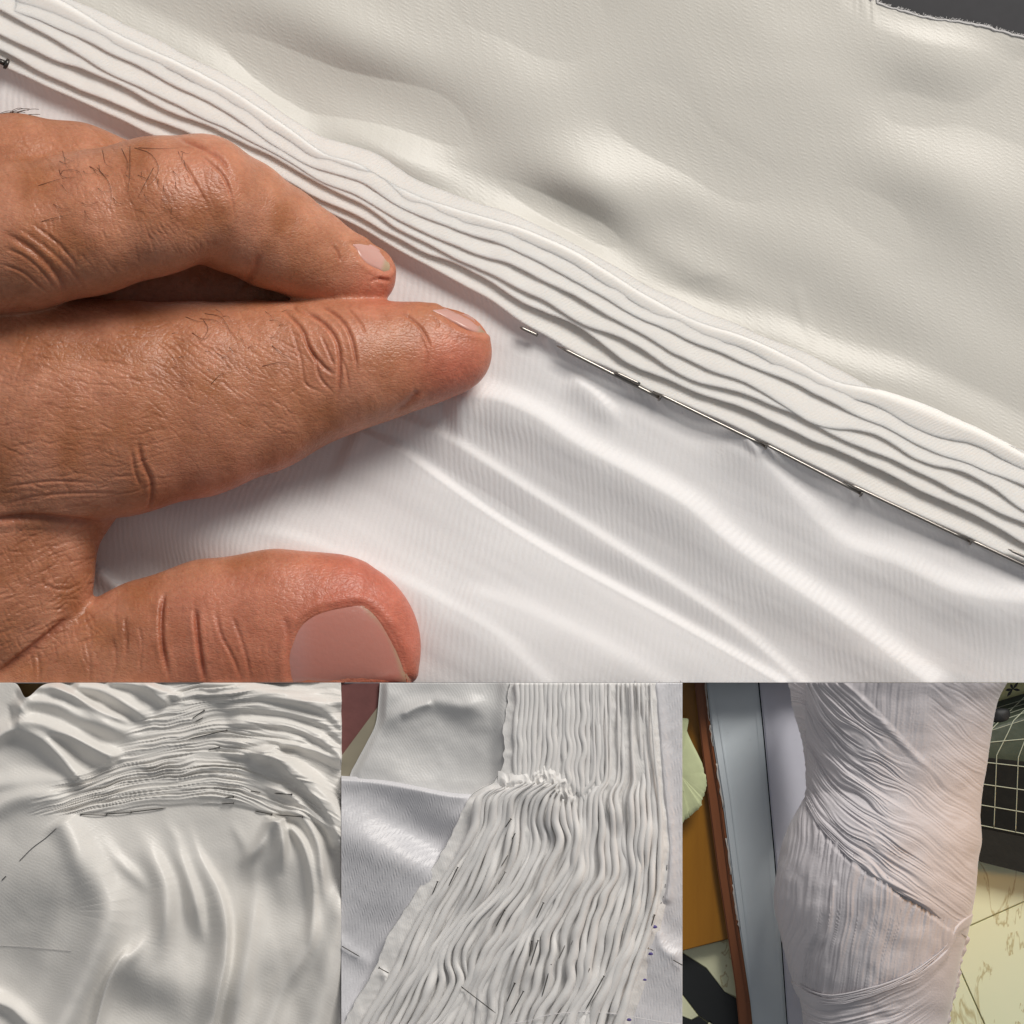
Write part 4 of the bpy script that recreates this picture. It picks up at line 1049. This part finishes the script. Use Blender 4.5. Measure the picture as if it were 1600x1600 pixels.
prism('door_panel', z4([(0, -40), (90, -40), (232, 1205), (60, 1250), (0, 1266)]), -345, -325, M['ochre'], door, bevel=1)
prism('stile', z4([(92, -40), (108, -40), (260, 1200), (234, 1206)]), -340, -316, M['ochre'], door, bevel=2)
# frame
frame = empty('door_frame', tuple(W(np.array(1130.), np.array(1330.), np.array(-280.))), 'red brown wooden door frame post leaning beside the grey metal panels', 'door frame')
prism('post', z4([(66, -40), (118, -40), (150, 250), (200, 560), (250, 960), (285, 1200), (330, 1500), (350, 1700), (290, 1700), (262, 1420), (226, 1180), (180, 880), (120, 420)]), -318, -282, M['redwood'], frame, bevel=2)
prism('moulding', z4([(106, -40), (122, -40), (152, 250), (202, 560), (252, 960), (287, 1200), (332, 1500), (352, 1700), (336, 1700), (318, 1500), (272, 1200), (236, 960), (187, 560), (138, 250)]), -281.8, -268, M['redwood'], frame, bevel=2)
# peeling white caulk along the frame
rnd = random.Random(3); spec = []
c = spline(z4([(119, -20), (150, 250), (200, 560), (251, 960), (286, 1180)]), 60)
edge_c = plain('dried_plaster', (.62, .58, .54), rough=.9, var=.2)
for a, b_ in [(0, 12), (13, 18), (22, 31), (36, 42), (44, 58)]:
    x = c[a:b_ + 1]; spec.append((np.stack([x[:, 0] + 1.2 * noise(x[:, 1] / 4, 0 * x[:, 1], 6), x[:, 1], np.full(len(x), -264.)], -1), 1.1 + .6 * noise(x[:, 1] / 5, 0 * x[:, 1], 5)))
for s_ in spec: tubes('plaster_edge', [s_], edge_c, frame, 6)
# metal panels
def alu_mat(name, c):
    m = NT(name); b = m.b; tc = m.n('ShaderNodeTexCoord')
    mp = m.n('ShaderNodeMapping'); mp.inputs['Scale'].default_value = (1 / (100 * K),) * 3; m.l(tc.outputs['Object'], mp.inputs[0])
    v = m.n('ShaderNodeTexVoronoi', i_Scale=3.2); m.l(mp.outputs[0], v.inputs[0])
    r = m.n('ShaderNodeMapRange'); m.l(v.outputs['Distance'], r.inputs[0]); r.inputs[1].default_value = .06; r.inputs[2].default_value = .12; r.inputs[3].default_value = .35; r.inputs[4].default_value = 0
    n = m.n('ShaderNodeTexNoise', i_Scale=.9, i_Detail=5.0); m.l(mp.outputs[0], n.inputs[0])
    base = m.mix(n.outputs[0], c, tuple(x * .78 for x in c))
    m.l(m.mix(r.outputs[0], base, (.5, .55, .6)), b.inputs['Base Color'])
    b.inputs['Roughness'].default_value = .4; b.inputs['Metallic'].default_value = 0.0; m.l(m.bump(n.outputs[0], 1.0, 1.5), b.inputs['Normal'])
    return m.m
M['alu'] = alu_mat('grey_blue_metal', (.68, .75, .80)); M['alu2'] = alu_mat('grey_violet_metal', (.69, .70, .80))
pan = empty('metal_door_panel', tuple(W(np.array(1150.), np.array(1330.), np.array(-260.))), 'grey blue metal door leaf next to the red brown frame', 'metal door', 'metal door leaves')
prism('leaf', z4([(124, -40), (362, -40), (392, 260), (440, 800), (475, 1230), (508, 1700), (354, 1700), (334, 1500), (289, 1200), (254, 960), (204, 560), (154, 250)]), -300, -262, M['alu'], pan, bevel=2.5)
for dx, w_ in ((26, 7), (200, 9)):
    prism('rib', z4([(124 + dx, -40), (124 + dx + w_, -40), (204 + dx + w_ + 10, 560), (289 + dx + w_ + 5, 1200), (354 + dx - 18 + w_, 1700), (354 + dx - 18, 1700), (289 + dx + 5, 1200), (204 + dx + 10, 560)]) if dx < 100 else
          z4([(338, -40), (350, -40), (380, 260), (428, 800), (463, 1230), (496, 1700), (484, 1700), (451, 1230), (416, 800), (368, 260)]), -261.6, -259.5, M['alu'], pan, bevel=.8)
pan2 = empty('metal_door_panel', tuple(W(np.array(1220.), np.array(1330.), np.array(-262.))), 'second grey violet metal leaf half hidden behind the white draped torso', 'metal door', 'metal door leaves')
prism('leaf', z4([(369, -40), (800, -40), (800, 1700), (513, 1700), (481, 1230), (446, 800), (398, 260)]), -300, -266, M['alu2'], pan2, bevel=2.5)
prism('dark_gap', z4([(355, -40), (382, -40), (409, 260), (457, 800), (492, 1230), (524, 1700), (500, 1700), (468, 1230), (433, 800), (385, 260)]), -310, -292, plain('gap_shade', (.02, .03, .045), rough=.6), pan2)  # dark strip painted to stand for the shade between the two leaves

# hanging cream cloth with frayed edge at the far left
lamp = plain('cream_cloth', (.62, .68, .40), rough=.8, var=.12, scale=200, bump=2.0)
out = z4([(-6, 184), (42, 186), (46, 205), (38, 235), (60, 290), (90, 350), (116, 410), (130, 480), (122, 530), (110, 560), (104, 590), (70, 625), (48, 640), (24, 660), (-6, 668)])
cen = (1062, 1210); rings = np.linspace(0, 1, 9); ob = spline(out + [out[0]], 90)[:-1]
rj = np.random.RandomState(2).normal(0, .7, ob.shape); ob = ob + rj * (ob[:, 1] > 1190)[:, None]
pts = np.array([np.array(cen) + (ob - cen) * r for r in rings]); flat = pts.reshape(-1, 2); R_ = np.repeat(rings, len(ob))
hh = -225 - 16 * R_ ** 2 + 3 * fbm(flat[:, 0] / 14, flat[:, 1] / 22, 5, 2)
flat[:, 0] = np.maximum(flat[:, 0], 1058)
no = len(ob); i = np.arange(8)[:, None] * no + np.arange(no)[None]; j = np.arange(8)[:, None] * no + (np.arange(no)[None] + 1) % no
QQ = np.stack([i.ravel(), (i + no).ravel(), (j + no).ravel(), j.ravel()], -1)
Vt = W(flat[:, 0], flat[:, 1], hh); Vb = W(flat[:, 0], flat[:, 1], hh - 3)
nn = len(flat); rim = np.arange(no) + 8 * no; rim2 = (np.arange(no) + 1) % no + 8 * no
Q2 = np.concatenate([QQ, QQ[:, ::-1] + nn, np.stack([rim, rim + nn, rim2 + nn, rim2], -1)])
o = make('hanging_cloth', np.concatenate([Vt, Vb]), Q2, lamp); tag(o, 'pale yellow green cloth with ragged edge hanging in front of the wooden door', 'cloth')

# wall panel with flower print, top right
pw = prism('patterned_wall', z4([(1380, -60), (1900, -60), (1900, 220), (1380, 260)]), -400, -360, plain('pale_yellow_paint', (.90, .92, .50), rough=.7)); tag(pw, 'pale yellow wall patch with a black flower above the chequered bed', 'wall')
fc = (1548, 50); petals = []
for a, L in [(112, 26), (52, 40), (-8, 34), (188, 34), (232, 42)]:
    a = math.radians(a); x = np.linspace(0, 1, 9)
    w_ = 5.2 * np.sin(np.pi * x ** 1.2) + .8
    d = np.array([math.cos(a), -math.sin(a)]); n_ = np.array([-d[1], d[0]])
    up_ = [(fc[0] + d[0] * L * s + n_[0] * q, fc[1] + d[1] * L * s + n_[1] * q) for s, q in zip(x, w_)]
    dn_ = [(fc[0] + d[0] * L * s - n_[0] * q, fc[1] + d[1] * L * s - n_[1] * q) for s, q in zip(x[::-1], w_[::-1])]
    prism('petal', z4(up_ + dn_), -359.8, -358.8 + .05 * len(petals), M['tile_black'], pw); petals.append(1)

# bed with black blanket and white grid
bed = empty('bed', tuple(W(np.array(1570.), np.array(1220.), np.array(-390.))), 'bed corner under a black blanket with white grid lines, right of the torso', 'bed')
blk = plain('black_blanket', (.012, .014, .012), rough=.55, var=.4, scale=300, bump=1.0); grn = plain('blanket_sheen_green', (.07, .09, .06), rough=.5, var=.4, scale=300, bump=1.5)  # top of the black blanket painted lighter green to carry its sheen
# profile: top slopes up to the back, rounded front edge, vertical front, base
def bedpt(x, s):
    """x zoom column, s 0 back .. 1 front bottom: returns layout point"""
    xs = [0, .32, .40, .46, .52, .60, .80, 1.0]
    yy = np.interp(s, xs, [130, 250, 300, 345, 380, 430, 560, 690]); hh = np.interp(s, xs, [-330, -205, -190, -186, -190, -204, -240, -285])
    k = (x - 1400) / 200.
    yy = yy + np.interp(s, [0, .32, .46, 1.0], [-60, -70, 20, 22]) * k + np.interp(s, [.46, 1], [0, 18]) * k
    return 1060 + x * .3375, 1060 + yy * .3375, hh
xs = np.linspace(1340, 1900, 60); ss = np.linspace(0, 1, 60)
G = np.array([[bedpt(x, s) for x in xs] for s in ss]); G[..., 2] += 1.5 * fbm(G[..., 0] / 12, G[..., 1] / 12, 33, 2)
Gt = G[:30]; make('blanket_top', W(Gt[..., 0], Gt[..., 1], Gt[..., 2]), gquads(30, 60), grn, bed, uv=Gt[..., :2] / 100)
Gs = G[29:]; make('blanket_side', W(Gs[..., 0], Gs[..., 1], Gs[..., 2]), gquads(31, 60), blk, bed, uv=Gs[..., :2] / 100)
prism('bed_base', z4([(1340, 660), (1900, 800), (1900, 930), (1600, 900), (1400, 850), (1340, 800)]), -396, -288, blk, bed)
prism('bedside', z4([(1340, 160), (1900, 0), (1900, 700), (1340, 640)]), -396, -340, blk, bed)
wl = plain('white_line', (.50, .54, .42), rough=.7)
def gline(path, r=1.0):
    P3 = np.array([bedpt(x, s) for x, s in path]); P3[:, 2] += 1.6
    tubes('grid_line', [(P3, r)], wl, bed, 5, .5)
for s in (.53, .69, .84, .985): gline([(x, s) for x in np.linspace(1345, 1890, 24)], .85)
for s, r in ((.40, .9), (.33, .6), (.26, .7), (.20, .6), (.14, .5), (.08, .5)): gline([(x, s) for x in np.linspace(1345, 1890, 24)], r)
for x0 in (1365, 1460, 1560, 1660, 1760): gline([(x0 + 25 * (1 - s) + max(0, .46 - s) * 520, s) for s in np.linspace(.02, .985, 40)], .85)
pil = make('pillow', *(lambda th, ph: (W(1060 + (1495 + 42 * np.sign(np.cos(th)) * np.abs(np.cos(th)) ** .6 * np.sin(ph)) * .3375, 1060 + (175 + 38 * np.sign(np.sin(th)) * np.abs(np.sin(th)) ** .6 * np.sin(ph)) * .3375, -240 + 30 * np.cos(ph)), gquads(16, 24)))(
    *np.meshgrid(np.linspace(0, 2 * np.pi, 24), np.linspace(.01, np.pi - .01, 16))), plain('dark_grey_fabric', (.02, .022, .024), rough=.6))
tag(pil, 'small dark grey cushion on the chequered bed beside the torso', 'cushion')

# the draped torso
form = empty('draped_dress_form', tuple(W(np.array(1370.), np.array(1350.), np.array(-80.))),
             'dress form torso wrapped in finely pleated white cloth, bodice crossing over the hip', 'dress form')
sL = curve([(1040, 1229)] + z4f([(20, 510), (100, 522), (180, 540), (300, 575), (420, 590), (510, 595), (545, 585), (590, 560), (670, 515), (760, 482), (880, 457), (1000, 443), (1100, 450), (1200, 475), (1300, 500), (1400, 530), (1480, 560), (1560, 575), (1650, 580), (1800, 585)]) and
           [(1060 + y * .3375, 1060 + x * .3375) for y, x in [(-60, 500), (20, 510), (100, 522), (180, 540), (300, 575), (420, 590), (510, 595), (545, 585), (590, 560), (670, 515), (760, 482), (880, 457), (1000, 443), (1100, 450), (1200, 475), (1300, 500), (1400, 530), (1480, 560), (1560, 575), (1650, 580), (1850, 585)]])
sR = curve([(1060 + y * .3375, 1060 + x * .3375) for y, x in [(-60, 1545), (20, 1520), (100, 1480), (230, 1455), (380, 1430), (500, 1410), (620, 1397), (680, 1400), (750, 1405), (850, 1390), (1000, 1375), (1120, 1350), (1210, 1330), (1290, 1310), (1400, 1290), (1500, 1268), (1600, 1245), (1850, 1215)]])
B2 = curve(z4([(300, 520), (560, 530), (600, 590), (660, 700), (750, 800), (850, 880), (1000, 980), (1150, 1070), (1250, 1150), (1340, 1215), (1500, 1330)]))
B3 = curve(z4([(300, 1350), (480, 1370), (530, 1400), (600, 1450), (680, 1478), (750, 1478), (900, 1445), (1050, 1390), (1150, 1330), (1240, 1250), (1300, 1130), (1500, 1000)]))
Vcross = None
def torso(name, vt, vb, field, lift, rows, thmax=1.95):
    ths = np.linspace(-thmax, thmax, 430)[None, :]; t = np.linspace(0, 1, rows)[:, None]
    v = np.full((rows, 430), 1330.) + 0 * t; 
    for _ in range(12):
        L = sL(v); Rr = sR(v); c = (L + Rr) / 2; a = (Rr - L) / 2
        uu = c + a * np.sin(np.clip(ths, -1.5708, 1.5708)) * 1.0
        v = .4 * v + .6 * (vt(uu) * (1 - t) + vb(uu) * t)
    L = sL(v); Rr = sR(v); c = (L + Rr) / 2; a = (Rr - L) / 2
    uu = c + a * np.sin(ths); dep = a * .92
    d, l = field(uu, v)
    front = sstep(-.1, .5, np.cos(ths))
    dd = d * (.35 + .65 * front) + lift(uu, v)
    h = -85 + (dep + dd) * np.cos(ths); uo = c + (a + np.minimum(dd, 3) * 1.0) * np.sin(ths)
    return make(name, W(uo, v, h), gquads(rows, 430)[:, ::1], M['dress'], form, uv=np.stack([uu / 100, v / 100], -1))
def streaks(ps, al, s1, s2, seed):
    a = 1 - 2 * np.abs(noise(ps / s1, al / s2, seed)); b = 1 - 2 * np.abs(noise(ps / (s1 * 1.7), al / (s2 * .6), seed + 3))
    return a + .6 * b
def f_bod(u, v):
    ps = (v - B2(u)) * .86; al = u * .8 + v * .5
    w1 = 6 * noise(al / 50, ps / 20, 101)
    d1 = streaks(ps + w1, al, 3.8, 95, 102) * 1.6 + 2.5 * noise((ps + w1) / 22, al / 120, 107)
    ps2 = (u - 1372) + .25 * (v - 1067) * 0; d2 = streaks(u + .12 * v + 3 * noise(v / 40, u / 30, 108), v, 4.2, 110, 109) * 1.0
    cross = (v - 1067) - (u - 1325) * 1.05          # V line: right of it the pleats run straight down
    m = sstep(8, -8, cross) * sstep(1470, 1440, u)
    left = sstep(1430, 1330, u + (v - 1200) * -.3)
    d = d1 * (.35 + .75 * left) * (1 - m) + d2 * m
    d = d + 3.2 * sstep(14, 0, np.abs(cross - 5)) * sstep(1420, 1390, v)*sstep(1250,1150,v)
    d = d + 3 * fbm(u / 40, v / 40, 110, 2)
    return d, None
def f_hip(u, v):
    ps = u + .16 * (v - 1400) + 7 * noise(v / 60, u / 60, 111) + 1.0 * noise(v / 30, u / 18, 112)
    d = streaks(ps, v, 3.5, 130, 113) * 1.1 + 1.4 * noise(ps / 14, v / 160, 114)
    near = sstep(60, 0, v - B2(u)); d = d + near * 1.6 * (1 - 2 * np.abs(noise(ps / 5.5, v / 200, 115)))
    d = d + 3.0 * fbm(u / 34, v / 40, 116, 2)
    # crumpled seam
    sel, dd, tt = polydist(u, v, z4([(730, 930), (715, 1010), (700, 1100), (690, 1180), (650, 1260)]), 40)
    d[sel] += 3.0 * np.exp(-(dd / 4) ** 2) * sstep(0, .1, tt) * sstep(0, .2, 1 - tt)
    d -= 2 * sstep(10, 0, v - B2(u))
    return d, None
def f_skirt(u, v):
    ps = v - B3(u) * 1.0 + .0 * u; w1 = 4 * noise(u / 40, ps / 15, 121)
    d = streaks(ps + w1, u, 4.0, 80, 122) * 1.4 * sstep(1480, 1380, u) + 2 * fbm(u / 30, v / 30, 123, 2)
    return d, None
torso('bodice', lambda u: 0 * u + 1066.9, lambda u: B2(u), f_bod, lambda u, v: 1.5 * sstep(60, 6, np.abs(B2(u) - v)) - 5 * sstep(4, 0, B2(u) - v), 300)
torso('hip_panel', lambda u: B2(u) - 14, lambda u: B3(u) + 14, f_hip, lambda u, v: 0 * u, 300)
torso('skirt', lambda u: B3(u), lambda u: 0 * u + 1690, f_skirt, lambda u, v: 4.5 * sstep(26, 3, np.abs(v - B3(u))) - 6 * sstep(2, 0, v - B3(u)), 170)
# twisted strands along the hem of the hip panel
rnd = random.Random(9)
for k in range(7):
    x = np.linspace(0, 1, 40); zx = 560 + 700 * x * (1 - .05 * k) ; uu = 1060 + zx * .3375
    v = B3(uu) - 4 + k * 2.6 * (1 - .4 * x) + 1.5 * noise(x * 9, 0 * x + k, 131)
    L = sL(v); Rr = sR(v); c = (L + Rr) / 2; a = (Rr - L) / 2; s_ = np.clip((uu - c) / a, -.98, .98)
    h = -85 + (a * .92 + 6.5) * np.sqrt(1 - s_ ** 2)
    V3, Q, T3 = tube(np.stack([uu, v, h], -1), 1.7 * np.sin(np.pi * np.clip(x, .03, .97)) ** .5, 6)
    make('hem_strand', W(V3[:, 0], V3[:, 1], V3[:, 2]), Q, M['dress'], form, uv=V3[:, :2] / 100, tris=T3)
# frayed cloth edge behind the right hip
x = np.linspace(0, 1, 60); v = 1455 + 150 * x; ue = sR(v) + 3 + 3 * noise(v / 9, 0 * v, 141) + 1.5 * noise(v / 3, 0 * v, 142)
Pa = np.stack([sR(v) - 20, v, np.full(60, -100.)], -1); Pb = np.stack([ue, v, -104 + 3 * noise(v / 12, 0 * v, 143)], -1)
Pc = Pb - np.array([1, 0, 4]); PP = np.array([Pa, Pb, Pc, Pa - np.array([0, 0, 10])])
make('frayed_edge', W(PP[..., 0], PP[..., 1], PP[..., 2]), gquads(4, 60), M['dress'], form, uv=PP[..., :2] / 100)
